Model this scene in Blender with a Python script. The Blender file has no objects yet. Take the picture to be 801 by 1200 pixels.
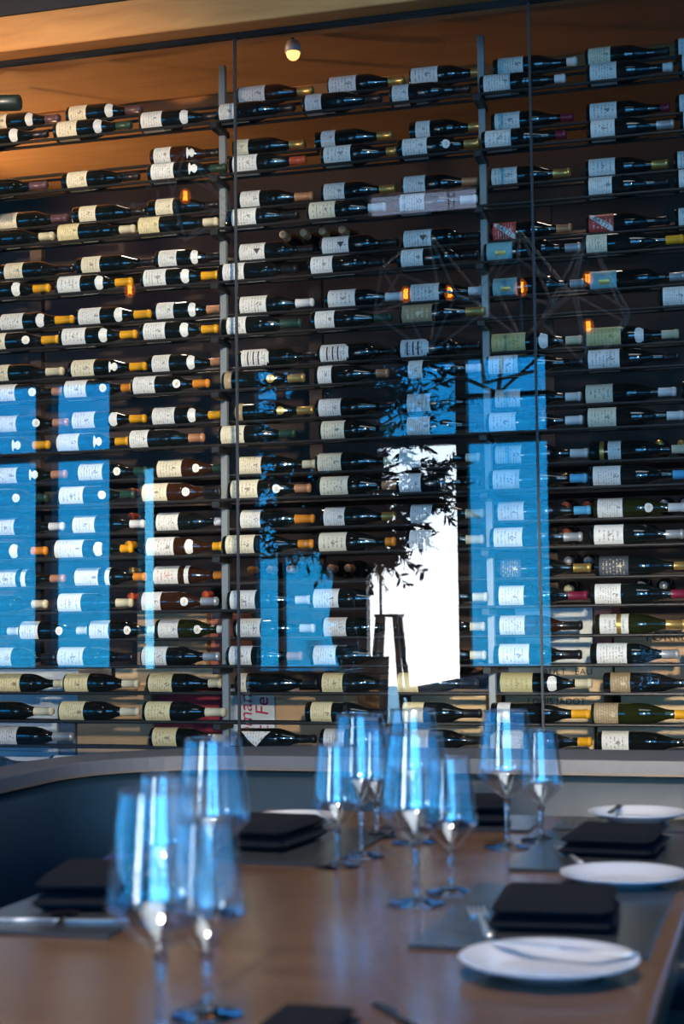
# Restaurant table in front of a glazed wine wall.  Units are metres, Z up.
# X runs along the wine wall, Y points from the camera side towards it.
import bpy, bmesh, math, random
from math import sin, cos, pi, radians
from mathutils import Vector, Matrix

random.seed(7)
scene = bpy.context.scene
COL = scene.collection

# ------------------------------------------------------------------ materials
def new_mat(name):
    m = bpy.data.materials.new(name)
    m.use_nodes = True
    nt = m.node_tree
    for n in list(nt.nodes):
        nt.nodes.remove(n)
    out = nt.nodes.new('ShaderNodeOutputMaterial')
    return m, nt, out

def N(nt, kind, **kw):
    n = nt.nodes.new(kind)
    for k, v in kw.items():
        if k.startswith('_'):
            setattr(n, k[1:], v)
        else:
            n.inputs[k.replace('__', ' ')].default_value = v
    return n

def pbr(name, col, rough=.5, metal=0, spec=.5, noise=0, nscale=20, bump=0, coat=0, emit=None, estr=0):
    m, nt, out = new_mat(name)
    p = N(nt, 'ShaderNodeBsdfPrincipled')
    p.inputs['Base Color'].default_value = (*col, 1)
    p.inputs['Roughness'].default_value = rough
    p.inputs['Metallic'].default_value = metal
    p.inputs['Specular IOR Level'].default_value = spec
    p.inputs['Coat Weight'].default_value = coat
    if emit:
        p.inputs['Emission Color'].default_value = (*emit, 1)
        p.inputs['Emission Strength'].default_value = estr
    if noise or bump:
        tc = N(nt, 'ShaderNodeTexCoord')
        nz = N(nt, 'ShaderNodeTexNoise', Scale=nscale, Detail=4)
        nt.links.new(tc.outputs['Object'], nz.inputs['Vector'])
        if noise:
            mx = N(nt, 'ShaderNodeMixRGB', _blend_type='MIX')
            mx.inputs['Color1'].default_value = (*[c * (1 - noise) for c in col], 1)
            mx.inputs['Color2'].default_value = (*[min(1, c * (1 + noise)) for c in col], 1)
            nt.links.new(nz.outputs['Fac'], mx.inputs['Fac'])
            nt.links.new(mx.outputs['Color'], p.inputs['Base Color'])
        if bump:
            bp = N(nt, 'ShaderNodeBump', Strength=bump, Distance=.01)
            nt.links.new(nz.outputs['Fac'], bp.inputs['Height'])
            nt.links.new(bp.outputs['Normal'], p.inputs['Normal'])
    nt.links.new(p.outputs['BSDF'], out.inputs['Surface'])
    return m

def wood(name, c1, c2, scale=(1, 12, 12), rough=.4, plank=None, spec=.5, coat=0, bump=.05):
    m, nt, out = new_mat(name)
    tc = N(nt, 'ShaderNodeTexCoord')
    mp = N(nt, 'ShaderNodeMapping')
    mp.inputs['Scale'].default_value = scale
    nt.links.new(tc.outputs['Object'], mp.inputs['Vector'])
    nz = N(nt, 'ShaderNodeTexNoise', Scale=2.2, Detail=7, Roughness=.6, Distortion=.6)
    nt.links.new(mp.outputs['Vector'], nz.inputs['Vector'])
    cr = N(nt, 'ShaderNodeValToRGB')
    cr.color_ramp.elements[0].position = .3
    cr.color_ramp.elements[0].color = (*c1, 1)
    cr.color_ramp.elements[1].position = .7
    cr.color_ramp.elements[1].color = (*c2, 1)
    nt.links.new(nz.outputs['Fac'], cr.inputs['Fac'])
    p = N(nt, 'ShaderNodeBsdfPrincipled')
    p.inputs['Roughness'].default_value = rough
    p.inputs['Specular IOR Level'].default_value = spec
    p.inputs['Coat Weight'].default_value = coat
    p.inputs['Coat Roughness'].default_value = .15
    last = cr.outputs['Color']
    if plank:
        br = N(nt, 'ShaderNodeTexBrick', Scale=1.0)
        br.inputs['Color1'].default_value = (.8, .8, .8, 1)
        br.inputs['Color2'].default_value = (1, 1, 1, 1)
        br.inputs['Mortar'].default_value = (.35, .35, .35, 1)
        br.inputs['Mortar Size'].default_value = .003
        br.inputs['Brick Width'].default_value = plank[0]
        br.inputs['Row Height'].default_value = plank[1]
        m2 = N(nt, 'ShaderNodeMapping')
        m2.inputs['Rotation'].default_value = (0, 0, plank[2] if len(plank) > 2 else 0)
        nt.links.new(tc.outputs['Object'], m2.inputs['Vector'])
        nt.links.new(m2.outputs['Vector'], br.inputs['Vector'])
        mx = N(nt, 'ShaderNodeMixRGB', _blend_type='MULTIPLY', Fac=1)
        nt.links.new(last, mx.inputs['Color1'])
        nt.links.new(br.outputs['Color'], mx.inputs['Color2'])
        last = mx.outputs['Color']
    nt.links.new(last, p.inputs['Base Color'])
    if bump:
        bp = N(nt, 'ShaderNodeBump', Strength=bump, Distance=.005)
        nt.links.new(nz.outputs['Fac'], bp.inputs['Height'])
        nt.links.new(bp.outputs['Normal'], p.inputs['Normal'])
    nt.links.new(p.outputs['BSDF'], out.inputs['Surface'])
    return m

def thin_glass(name, tint, gain, rough=0.0, gloss_tint=(1, 1, 1), cap=1.0):
    """A single sheet of glass: Fresnel reflection of both faces over a tinted clear body."""
    m, nt, out = new_mat(name)
    # Schlick's curve on the unsigned angle, so both faces of the sheet behave alike
    ge = N(nt, 'ShaderNodeNewGeometry')
    dt = N(nt, 'ShaderNodeVectorMath', _operation='DOT_PRODUCT')
    nt.links.new(ge.outputs['Incoming'], dt.inputs[0])
    nt.links.new(ge.outputs['Normal'], dt.inputs[1])
    ab = N(nt, 'ShaderNodeMath', _operation='ABSOLUTE')
    nt.links.new(dt.outputs['Value'], ab.inputs[0])
    iv = N(nt, 'ShaderNodeMath', _operation='SUBTRACT')
    iv.inputs[0].default_value = 1
    nt.links.new(ab.outputs[0], iv.inputs[1])
    pw = N(nt, 'ShaderNodeMath', _operation='POWER')
    nt.links.new(iv.outputs[0], pw.inputs[0])
    pw.inputs[1].default_value = 5
    fr = N(nt, 'ShaderNodeMath', _operation='MULTIPLY_ADD')
    nt.links.new(pw.outputs[0], fr.inputs[0])
    fr.inputs[1].default_value = .96
    fr.inputs[2].default_value = .04
    mu = N(nt, 'ShaderNodeMath', _operation='MULTIPLY')
    mu.inputs[1].default_value = gain
    mu.use_clamp = True
    mn = N(nt, 'ShaderNodeMath', _operation='MINIMUM')
    mn.inputs[1].default_value = cap
    nt.links.new(mu.outputs[0], mn.inputs[0])
    nt.links.new(fr.outputs[0], mu.inputs[0])
    tr = N(nt, 'ShaderNodeBsdfTransparent', Color=(*tint, 1))
    gl = N(nt, 'ShaderNodeBsdfGlossy', Color=(*gloss_tint, 1), Roughness=rough)
    mx = N(nt, 'ShaderNodeMixShader')
    nt.links.new(mn.outputs[0], mx.inputs['Fac'])
    nt.links.new(tr.outputs[0], mx.inputs[1])
    nt.links.new(gl.outputs[0], mx.inputs[2])
    nt.links.new(mx.outputs[0], out.inputs['Surface'])
    return m

def label_mat(name, base, ink, style='lines'):
    """Printed paper: rows of faint type and a crest, different on every bottle."""
    m, nt, out = new_mat(name)
    uv = N(nt, 'ShaderNodeUVMap')
    oi = N(nt, 'ShaderNodeObjectInfo')
    sp = N(nt, 'ShaderNodeSeparateXYZ')
    nt.links.new(uv.outputs['UV'], sp.inputs[0])
    def math_(op, a, b=None, c=None):
        n = N(nt, 'ShaderNodeMath', _operation=op)
        for i, v in enumerate((a, b, c)):
            if v is None:
                continue
            if isinstance(v, (int, float)):
                n.inputs[i].default_value = v
            else:
                nt.links.new(v, n.inputs[i])
        return n.outputs[0]
    u, v, r = sp.outputs['X'], sp.outputs['Y'], oi.outputs['Random']
    freq = math_('MULTIPLY_ADD', r, 30, 38)
    line = math_('GREATER_THAN', math_('SINE', math_('MULTIPLY', u, freq)), .45)
    cmb = N(nt, 'ShaderNodeCombineXYZ')
    nt.links.new(math_('MULTIPLY', u, 9), cmb.inputs[0])
    nt.links.new(math_('MULTIPLY', v, 24), cmb.inputs[1])
    nt.links.new(math_('MULTIPLY', r, 91), cmb.inputs[2])
    nz = N(nt, 'ShaderNodeTexNoise', Scale=1.0, Detail=1)
    nt.links.new(cmb.outputs[0], nz.inputs['Vector'])
    typ = math_('MULTIPLY', line, math_('GREATER_THAN', nz.outputs['Fac'], .5))
    # keep clear margins round the edge
    mu = math_('LESS_THAN', math_('ABSOLUTE', math_('SUBTRACT', u, .5)), .38)
    mv = math_('LESS_THAN', math_('ABSOLUTE', math_('SUBTRACT', v, .5)), math_('MULTIPLY_ADD', r, .14, .14))
    typ = math_('MULTIPLY', math_('MULTIPLY', typ, mu), mv)
    # crest
    du = math_('SUBTRACT', u, math_('MULTIPLY_ADD', r, .3, .55))
    dv = math_('MULTIPLY', math_('SUBTRACT', v, .5), 2.2)
    d2 = math_('ADD', math_('MULTIPLY', du, du), math_('MULTIPLY', dv, dv))
    crest = math_('MULTIPLY', math_('LESS_THAN', d2, .012), math_('GREATER_THAN', nz.outputs['Fac'], .46))
    inkf = math_('MINIMUM', math_('MAXIMUM', math_('MULTIPLY', typ, .62), math_('MULTIPLY', crest, .75)), 1)
    mx = N(nt, 'ShaderNodeMixRGB')
    mx.inputs['Color1'].default_value = (*base, 1)
    mx.inputs['Color2'].default_value = (*ink, 1)
    nt.links.new(inkf, mx.inputs['Fac'])
    p = N(nt, 'ShaderNodeBsdfPrincipled', Roughness=.55)
    p.inputs['Specular IOR Level'].default_value = .3
    nt.links.new(mx.outputs['Color'], p.inputs['Base Color'])
    nt.links.new(p.outputs['BSDF'], out.inputs['Surface'])
    return m

M = {}
M['oak'] = wood('warm_oak', (.48, .20, .055), (.64, .30, .09), (1.2, 9, 9), .5, bump=.02)
M['oak_dark'] = wood('stained_oak_panel', (.42, .19, .060), (.54, .26, .09), (1.2, 7, 7), .55, bump=.02)
M['table'] = wood('walnut_table', (.110, .060, .034), (.170, .098, .058), (.9, 11, 11), .20, spec=.5, bump=.015, plank=(4.0, .33))
M['crate'] = wood('pine_crate', (.62, .43, .24), (.76, .56, .33), (1.5, 9, 9), .6)
M['crate_tan'] = wood('tan_crate', (.50, .29, .14), (.62, .38, .20), (1.5, 9, 9), .6)
M['card'] = pbr('brown_cardboard', (.45, .31, .18), .8, noise=.12, nscale=8)
M['white_card'] = pbr('white_carton', (.62, .66, .66), .6, noise=.05, nscale=6)
M['grey_card'] = pbr('grey_carton', (.16, .2, .24), .7, noise=.1, nscale=6)
M['red_card'] = pbr('crimson_carton', (.30, .015, .03), .6, noise=.15, nscale=7)
M['salmon'] = pbr('salmon_card', (.50, .16, .11), .7, noise=.08, nscale=6)
M['print_black'] = pbr('black_print', (.05, .035, .025), .7)
M['print_red'] = pbr('red_print', (.42, .02, .07), .7)
M['print_grey'] = pbr('grey_print', (.18, .2, .22), .7)
M['steel'] = pbr('satin_steel_post', (.26, .275, .27), .5, .4)
M['rod'] = pbr('blackened_steel_rod', (.045, .042, .04), .4, .6)
M['black'] = pbr('matt_black_metal', (.015, .015, .016), .4, .5)
M['ceiling'] = pbr('charcoal_ceiling', (.02, .019, .018), .8, noise=.2, nscale=3)
M['wall'] = pbr('dark_plaster', (.035, .03, .027), .75, noise=.2, nscale=3)
M['cellar_wall'] = pbr('dark_cellar_plaster', (.060, .037, .027), .7, noise=.3, nscale=5)
M['floor'] = wood('dark_floorboards', (.05, .033, .022), (.09, .06, .04), (1, 8, 8), .4, plank=(1.8, .16))
M['leather'] = pbr('navy_leather', (.007, .020, .033), .42, spec=.4, noise=.18, nscale=14, bump=.12)
M['ledge'] = pbr('slate_ledge', (.060, .066, .080), .55, noise=.15, nscale=60, bump=.05)
M['ledge_edge'] = pbr('tan_edge_band', (.085, .068, .055), .5, noise=.1, nscale=20)
M['mat'] = pbr('charcoal_leatherette', (.035, .04, .045), .22, spec=.6, noise=.1, nscale=60, bump=.03)
M['napkin'] = pbr('black_linen', (.005, .007, .011), .85, spec=.15, noise=.25, nscale=120, bump=.2)
M['blue_napkin'] = pbr('royal_blue_linen', (.015, .035, .16), .85, noise=.2, nscale=120, bump=.2)
M['china'] = pbr('white_china', (.56, .59, .64), .12, spec=.5, coat=.3)
M['silver'] = pbr('polished_cutlery', (.80, .80, .80), .34, .8)
M['dark_cutlery'] = pbr('black_cutlery', (.02, .02, .022), .3, .6)
M['frame'] = pbr('window_frame_metal', (.02, .022, .024), .45, .3)
M['bulb'] = pbr('amber_filament', (.8, .3, .05), .4, emit=(1, .30, .035), estr=45)
m, nt, out = new_mat('glowing_amber_glass')
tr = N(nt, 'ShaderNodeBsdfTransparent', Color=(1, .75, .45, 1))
em = N(nt, 'ShaderNodeEmission', Color=(1, .22, .02, 1), Strength=6.0)  # halo round the filament put into the bulb as emission
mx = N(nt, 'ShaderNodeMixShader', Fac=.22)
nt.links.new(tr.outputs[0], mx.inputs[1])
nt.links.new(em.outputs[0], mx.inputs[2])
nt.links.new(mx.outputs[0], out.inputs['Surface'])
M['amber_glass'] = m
M['spot_lens'] = pbr('lamp_lens', (.9, .6, .3), .4, emit=(1, .42, .12), estr=3)
M['tube_metal'] = pbr('pale_pendant_tube', (.80, .76, .70), .35, .2)
M['bark'] = pbr('olive_bark', (.10, .075, .05), .9, noise=.4, nscale=18, bump=.6)
M['leaf'] = pbr('olive_leaf', (.035, .06, .035), .5, noise=.4, nscale=3)
M['terracotta'] = pbr('terracotta_pot', (.42, .15, .08), .7, noise=.15, nscale=9)
M['soil'] = pbr('potting_soil', (.03, .02, .012), .95, noise=.4, nscale=60)
M['wine_glass'] = thin_glass('thin_crystal', (.975, .985, .99), 4.5, cap=.34)
m, nt, out = new_mat('solid_crystal')
g = N(nt, 'ShaderNodeBsdfGlass', Color=(.97, .98, 1, 1), Roughness=0.0, IOR=1.48)
nt.links.new(g.outputs[0], out.inputs['Surface'])
M['crystal'] = m
M['partition'] = thin_glass('wine_wall_glass', (.90, .92, .92), 2.0)
M['blue_pane'] = thin_glass('blue_tinted_window', (.008, .20, .42), 1.5)
M['slit_pane'] = thin_glass('pale_blue_slit_window', (.08, .40, .62), 1.5)
M['dim_added_pane'] = thin_glass('dim_blue_window', (.006, .045, .10), 1.5)
M['deep_pane'] = thin_glass('deep_blue_window', (.010, .085, .19), 1.5)
M['pale_added_pane'] = thin_glass('pale_blue_window', (.07, .33, .60), 1.5)
M['rose_pane'] = thin_glass('rose_frosted_window', (.30, .19, .185), 1.5)
M['joint'] = pbr('silicone_joint', (.022, .025, .03), .5, spec=.3)
# bottle glass
M['gk'] = pbr('black_green_bottle_glass', (.005, .007, .007), .045, spec=.6, noise=.5, nscale=4, coat=.4)
M['gb'] = pbr('brown_bottle_glass', (.030, .011, .005), .06, spec=.6, noise=.4, nscale=4, coat=.25)
M['gg'] = pbr('olive_bottle_glass', (.014, .018, .005), .06, spec=.6, noise=.4, nscale=4, coat=.25)
# paper
LC = {'w': ('white', (.74, .73, .69)), 'c': ('cream', (.76, .68, .50)), 'y': ('yellow-cream', (.74, .62, .34)),
      't': ('bronze', (.34, .25, .14)), 'r': ('red', (.50, .06, .05)), 'q': ('teal', (.20, .42, .44)),
      'o': ('gilt', (.52, .46, .22)), 'd': ('navy', (.06, .07, .10))}
INK = {'t': (.7, .6, .4), 'r': (.85, .8, .75), 'q': (.2, .35, .38), 'd': (.8, .7, .4), 'o': (.2, .2, .05)}
for k, (n, c) in LC.items():
    M['l' + k] = label_mat(n.replace('-', '_') + '_paper', c, INK.get(k, (.12, .10, .09)))
M['lr2'] = label_mat('white_paper_red_type', (.74, .73, .69), (.5, .03, .03))
CC = {'Y': ('yellow', (.78, .36, .012), .35, 0), 'G': ('gold', (.62, .40, .12), .3, .7), 'K': ('black', (.012, .011, .012), .3, 0),
      'P': ('plum', (.10, .05, .065), .35, 0), 'C': ('cream', (.66, .58, .38), .45, 0), 'R': ('red', (.50, .08, .03), .35, 0),
      'S': ('silver', (.42, .43, .44), .35, .4), 'W': ('white', (.72, .71, .69), .45, 0), 'N': ('dark green', (.02, .05, .032), .35, 0),
      'B': ('blue', (.10, .42, .70), .4, 0), 'M': ('maroon', (.16, .012, .035), .35, 0), 'O': ('orange', (.72, .24, .02), .35, 0),
      'T': ('copper', (.62, .28, .13), .35, .3)}
for k, (n, c, r, mt) in CC.items():
    M['c' + k] = pbr(n.replace(' ', '_') + '_capsule', c, r, mt)
M['white_patch'] = pbr('white_patch_paper', (.76, .75, .72), .5)
M['gold_patch'] = pbr('gold_patch', (.6, .42, .12), .3, .7)
M['ink_patch'] = pbr('dark_printed_patch', (.05, .045, .05), .6)

# ------------------------------------------------------------------ geometry helpers
def mesh_obj(name, bm, mat, parent=None, smooth=False, loc=None):
    me = bpy.data.meshes.new(name)
    bm.normal_update()
    bm.to_mesh(me)
    bm.free()
    return link_mesh(name, me, mat, parent, smooth, loc)

def link_mesh(name, me, mat, parent=None, smooth=False, loc=None):
    if mat is not None and not me.materials:
        me.materials.append(mat)
    if smooth:
        for p in me.polygons:
            p.use_smooth = True
    o = bpy.data.objects.new(name, me)
    COL.objects.link(o)
    if parent is not None:
        o.parent = parent
    if loc is not None:
        o.location = loc
    return o

def empty(name, loc=(0, 0, 0), rotz=0):
    o = bpy.data.objects.new(name, None)
    o.empty_display_size = .05
    COL.objects.link(o)
    o.location = loc
    o.rotation_euler = (0, 0, rotz)
    return o

def tag(o, label, cat, group=None, kind=None):
    o['label'] = label
    o['category'] = cat
    if group:
        o['group'] = group
    if kind:
        o['kind'] = kind
    return o

def structure(o, label=None):
    o['kind'] = 'structure'
    if label:
        o['label'] = label
        o['category'] = o.name.split('_')[0]
    return o

def box(bm, x0, x1, y0, y1, z0, z1):
    vs = [bm.verts.new((x, y, z)) for x in (x0, x1) for y in (y0, y1) for z in (z0, z1)]
    for f in ((0, 1, 3, 2), (4, 6, 7, 5), (0, 4, 5, 1), (2, 3, 7, 6), (0, 2, 6, 4), (1, 5, 7, 3)):
        bm.faces.new([vs[i] for i in f])
    return vs

def box_bm(x0, x1, y0, y1, z0, z1, bev=0, seg=2):
    bm = bmesh.new()
    box(bm, x0, x1, y0, y1, z0, z1)
    if bev:
        bmesh.ops.bevel(bm, geom=list(bm.edges), offset=bev, segments=seg, profile=.5, affect='EDGES')
    return bm

def lathe(bm, prof, n=24, axis='Z', origin=(0, 0, 0)):
    """Revolve (along, radius) pairs; radius 0 closes to a point."""
    ox, oy, oz = origin
    rings = []
    for a, r in prof:
        if r < 1e-6:
            p = (ox + a, oy, oz) if axis == 'X' else ((ox, oy + a, oz) if axis == 'Y' else (ox, oy, oz + a))
            rings.append([bm.verts.new(p)])
            continue
        ring = []
        for i in range(n):
            t = 2 * pi * i / n
            if axis == 'X':
                p = (ox + a, oy + r * cos(t), oz + r * sin(t))
            elif axis == 'Y':
                p = (ox + r * cos(t), oy + a, oz - r * sin(t))
            else:
                p = (ox + r * cos(t), oy + r * sin(t), oz + a)
            ring.append(bm.verts.new(p))
        rings.append(ring)
    for a, b in zip(rings, rings[1:]):
        for i in range(n):
            j = (i + 1) % n
            q = [a[i % len(a)], a[j % len(a)], b[j % len(b)], b[i % len(b)]]
            u = []
            for v in q:
                if v not in u:
                    u.append(v)
            if len(u) > 2:
                bm.faces.new(u)

def tube(bm, p, q, r0, r1=None, n=10, caps=True):
    p, q = Vector(p), Vector(q)
    r1 = r0 if r1 is None else r1
    d = (q - p).normalized()
    a = d.orthogonal().normalized()
    b = d.cross(a)
    A = [bm.verts.new(p + a * r0 * cos(2 * pi * i / n) + b * r0 * sin(2 * pi * i / n)) for i in range(n)]
    B = [bm.verts.new(q + a * r1 * cos(2 * pi * i / n) + b * r1 * sin(2 * pi * i / n)) for i in range(n)]
    for i in range(n):
        j = (i + 1) % n
        bm.faces.new((A[i], A[j], B[j], B[i]))
    if caps:
        bm.faces.new(A[::-1])
        bm.faces.new(B)

def sweep(bm, path, prof, closed_prof=True, caps=True):
    """Sweep a (side, z) profile along a flat path of (x, y); side>0 is to the left of travel."""
    n = len(path)
    rows_ = []
    for i, (x, y) in enumerate(path):
        x0, y0 = path[max(0, i - 1)]
        x1, y1 = path[min(n - 1, i + 1)]
        dx, dy = x1 - x0, y1 - y0
        l = math.hypot(dx, dy)
        nx, ny = -dy / l, dx / l
        rows_.append([bm.verts.new((x + nx * s, y + ny * s, z)) for s, z in prof])
    m = len(prof)
    for a, b in zip(rows_, rows_[1:]):
        for i in range(m if closed_prof else m - 1):
            j = (i + 1) % m
            bm.faces.new((a[i], a[j], b[j], b[i]))
    if caps and closed_prof:
        bm.faces.new(rows_[0][::-1])
        bm.faces.new(rows_[-1])

def text_mesh(name, s, size, mat, parent, loc, rot, shear=0, depth=.0006, align='CENTER', spacing=1.0):
    cu = bpy.data.curves.new(name, 'FONT')
    cu.body = s
    cu.size = size
    cu.extrude = depth
    cu.align_x = align
    cu.align_y = 'CENTER'
    cu.shear = shear
    cu.space_character = spacing
    o = bpy.data.objects.new(name, cu)
    COL.objects.link(o)
    dg = bpy.context.evaluated_depsgraph_get()
    me = bpy.data.meshes.new_from_object(o.evaluated_get(dg))
    bpy.data.objects.remove(o)
    o = link_mesh(name, me, mat, parent)
    o.location = loc
    o.rotation_euler = rot
    return o

def copy_tree(root, loc=None, rotz=None):
    r = root.copy()
    COL.objects.link(r)
    if loc is not None:
        r.location = loc
    if rotz is not None:
        r.rotation_euler = (0, 0, rotz)
    for ch in list(root.children):
        c = ch.copy()
        COL.objects.link(c)
        c.parent = r
        for g_ in list(ch.children):
            d = g_.copy()
            COL.objects.link(d)
            d.parent = c
    return r

# ------------------------------------------------------------------ the setting
GY = 5.2            # glass of the wine wall
FY, RY = 5.50, 5.62  # front and rear bottle rows
BACK = 7.05         # back of the cellar
WY = -4.0           # window wall behind the camera
XL, XR = -9.2, 4.2
CH = 5.7            # ceiling

structure(mesh_obj('floor', box_bm(XL, XR, WY - .3, BACK + .2, -.1, 0), M['floor']))
structure(mesh_obj('ceiling', box_bm(XL, XR, WY - .3, 5.1, CH, CH + .1), M['ceiling']))
SIDE = (-3.4, 4.6, .66, 4.6)         # long side openings, the right one added for reflections: y0, y1, z0, z1
for nm, xa, xb in (('wall_left', XL - .15, XL), ('wall_right', XR, XR + .15)):
    bm = bmesh.new()
    box(bm, xa, xb, WY - .3, SIDE[0], 0, CH)
    box(bm, xa, xb, SIDE[1], BACK + .2, 0, CH)
    box(bm, xa, xb, SIDE[0], SIDE[1], 0, SIDE[2])
    box(bm, xa, xb, SIDE[0], SIDE[1], SIDE[3], CH)
    structure(mesh_obj(nm, bm, M['wall']))
    bm = bmesh.new()
    for k in range(6):
        yy = SIDE[0] + (SIDE[1] - SIDE[0]) * k / 5
        box(bm, xa - .01, xb + .01, yy - .04, yy + .04, SIDE[2], SIDE[3])
    for zz in (SIDE[2], 2.85, SIDE[3]):
        box(bm, xa - .012, xb + .012, SIDE[0], SIDE[1], zz - .04, zz + .04)
    w_ = structure(mesh_obj('window_%d' % (20 if nm == 'wall_left' else 21), bm, M['frame']))
    bm = bmesh.new()
    xm = (xa + xb) / 2
    bm.faces.new([bm.verts.new(p) for p in ((xm, SIDE[0], SIDE[2]), (xm, SIDE[1], SIDE[2]), (xm, SIDE[1], SIDE[3]), (xm, SIDE[0], SIDE[3]))])
    mesh_obj('pane', bm, M['deep_pane' if xa < 0 else 'dim_added_pane'], w_)  # right-wall pane is unseen, added to bring blue into the wine glasses
structure(mesh_obj('wall_bulkhead', box_bm(XL, XR, 5.1, 5.3, 3.41, CH), M['ceiling']))
structure(mesh_obj('wall_cellar', box_bm(XL, XR, BACK, BACK + .15, 0, 3.35), M['cellar_wall']))
structure(mesh_obj('ceiling_cellar', box_bm(XL, XR, 5.3, BACK + .15, 3.35, 3.45), M['oak_dark']))
structure(mesh_obj('trim_1', box_bm(XL, XR, 5.1, 5.3, 3.272, 3.408, .004, 1), M['oak']))          # oak beam above the glass
structure(mesh_obj('trim_2', box_bm(XL, XR, 5.185, 5.215, 3.255, 3.271), M['black']))             # glazing channel
structure(mesh_obj('trim_3', box_bm(XL, XR, 5.17, 5.23, 0, .10), M['black']))                     # floor channel
structure(mesh_obj('trim_4', box_bm(XL, XR, 6.0, BACK, 3.3, 3.349), M['oak_dark']))               # stepped oak soffit
# low plinth the crates stand on
structure(mesh_obj('trim_5', box_bm(-4.2, 1.2, 5.95, 6.75, 0, .50), M['cellar_wall']))

# glass sheets of the partition, with joints between
xs = [-4.02, -2.94, -1.862, -.781, .299, 1.38]
for i, (a, b) in enumerate(zip(xs, xs[1:])):
    bm = bmesh.new()
    vs = [bm.verts.new(p) for p in ((a + .004, GY, .1), (b - .004, GY, .1), (b - .004, GY, 3.262), (a + .004, GY, 3.262))]
    bm.faces.new(vs)
    structure(mesh_obj('window_%d' % (i + 10), bm, M['partition']))
for i, a in enumerate(xs[1:-1]):
    structure(mesh_obj('trim_%d' % (i + 20), box_bm(a - .004, a + .004, GY - .006, GY + .006, .1, 3.262), M['joint']))

# window wall behind the camera: openings (x0, x1, z0, z1)
OPEN = [(-8.75, -7.338, .66, 3.62), (-7.206, -6.511, .66, 3.62), (-6.235, -6.045, .66, 2.70),
        (-4.995, -4.09, .66, 3.64), (-3.87, -2.918, .12, 3.62), (-2.862, -2.05, .66, 3.64), (-3.80, -2.68, 5.05, 5.32),
        (-.45, 1.55, .66, 4.6), (1.75, 3.75, .66, 4.6)]  # this last pair is unseen, added to let in more light
bm = bmesh.new()
xcuts = sorted({XL, XR, *[o[0] for o in OPEN], *[o[1] for o in OPEN]})
zcuts = sorted({0, CH, *[o[2] for o in OPEN], *[o[3] for o in OPEN]})
for xa, xb in zip(xcuts, xcuts[1:]):
    for za, zb in zip(zcuts, zcuts[1:]):
        cx, cz = (xa + xb) / 2, (za + zb) / 2
        if any(o[0] < cx < o[1] and o[2] < cz < o[3] for o in OPEN):
            continue
        box(bm, xa, xb, WY - .2, WY, za, zb)
structure(mesh_obj('wall_rear', bm, M['wall']))

def window(i, o, pane_mat, bars=(), mull=(), pane_z=None, f=.025):
    bm = bmesh.new()
    x0, x1, z0, z1 = o
    for (a, b, c, d) in ((x0, x0 + f, z0, z1), (x1 - f, x1, z0, z1), (x0, x1, z0, z0 + f), (x0, x1, z1 - f, z1)):
        box(bm, a, b, WY - .12, WY + .01, c, d)
    for za, zb in bars:
        box(bm, x0, x1, WY - .1, WY + .02, za, zb)
    for xa, xb in mull:
        box(bm, xa, xb, WY - .1, WY + .02, z0, z1)
    w = structure(mesh_obj('window_%d' % i, bm, M['frame']))
    bm = bmesh.new()
    pz = pane_z or z0
    bm.faces.new([bm.verts.new(p) for p in ((x0, WY - .06, pz), (x1, WY - .06, pz), (x1, WY - .06, z1), (x0, WY - .06, z1))])
    mesh_obj('pane', bm, pane_mat, w)

TB = (2.80, 2.90)
window(1, OPEN[0], M['blue_pane'], [TB], [(-8.0, -7.95)])
window(2, OPEN[1], M['blue_pane'], [TB])
window(3, OPEN[2], M['slit_pane'], f=.008)
window(4, OPEN[3], M['blue_pane'], [TB], [(-4.74, -4.69)])
window(5, OPEN[4], M['blue_pane'], [TB], pane_z=2.9)     # tall opening: blue light above, open to the terrace below
window(6, OPEN[5], M['blue_pane'], [TB, (3.235, 3.275)])
window(7, OPEN[6], M['rose_pane'])
window(8, OPEN[7], M['pale_added_pane'], [TB])  # added with the next one to brighten the table and bottle labels
window(9, OPEN[8], M['pale_added_pane'], [TB])

# terrace outside
structure(mesh_obj('floor_terrace', box_bm(XL - 3, XR + 3, -16, WY - .2, -.12, -.02), pbr('pale_paving', (.55, .54, .52), .7, noise=.1, nscale=2)))

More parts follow.
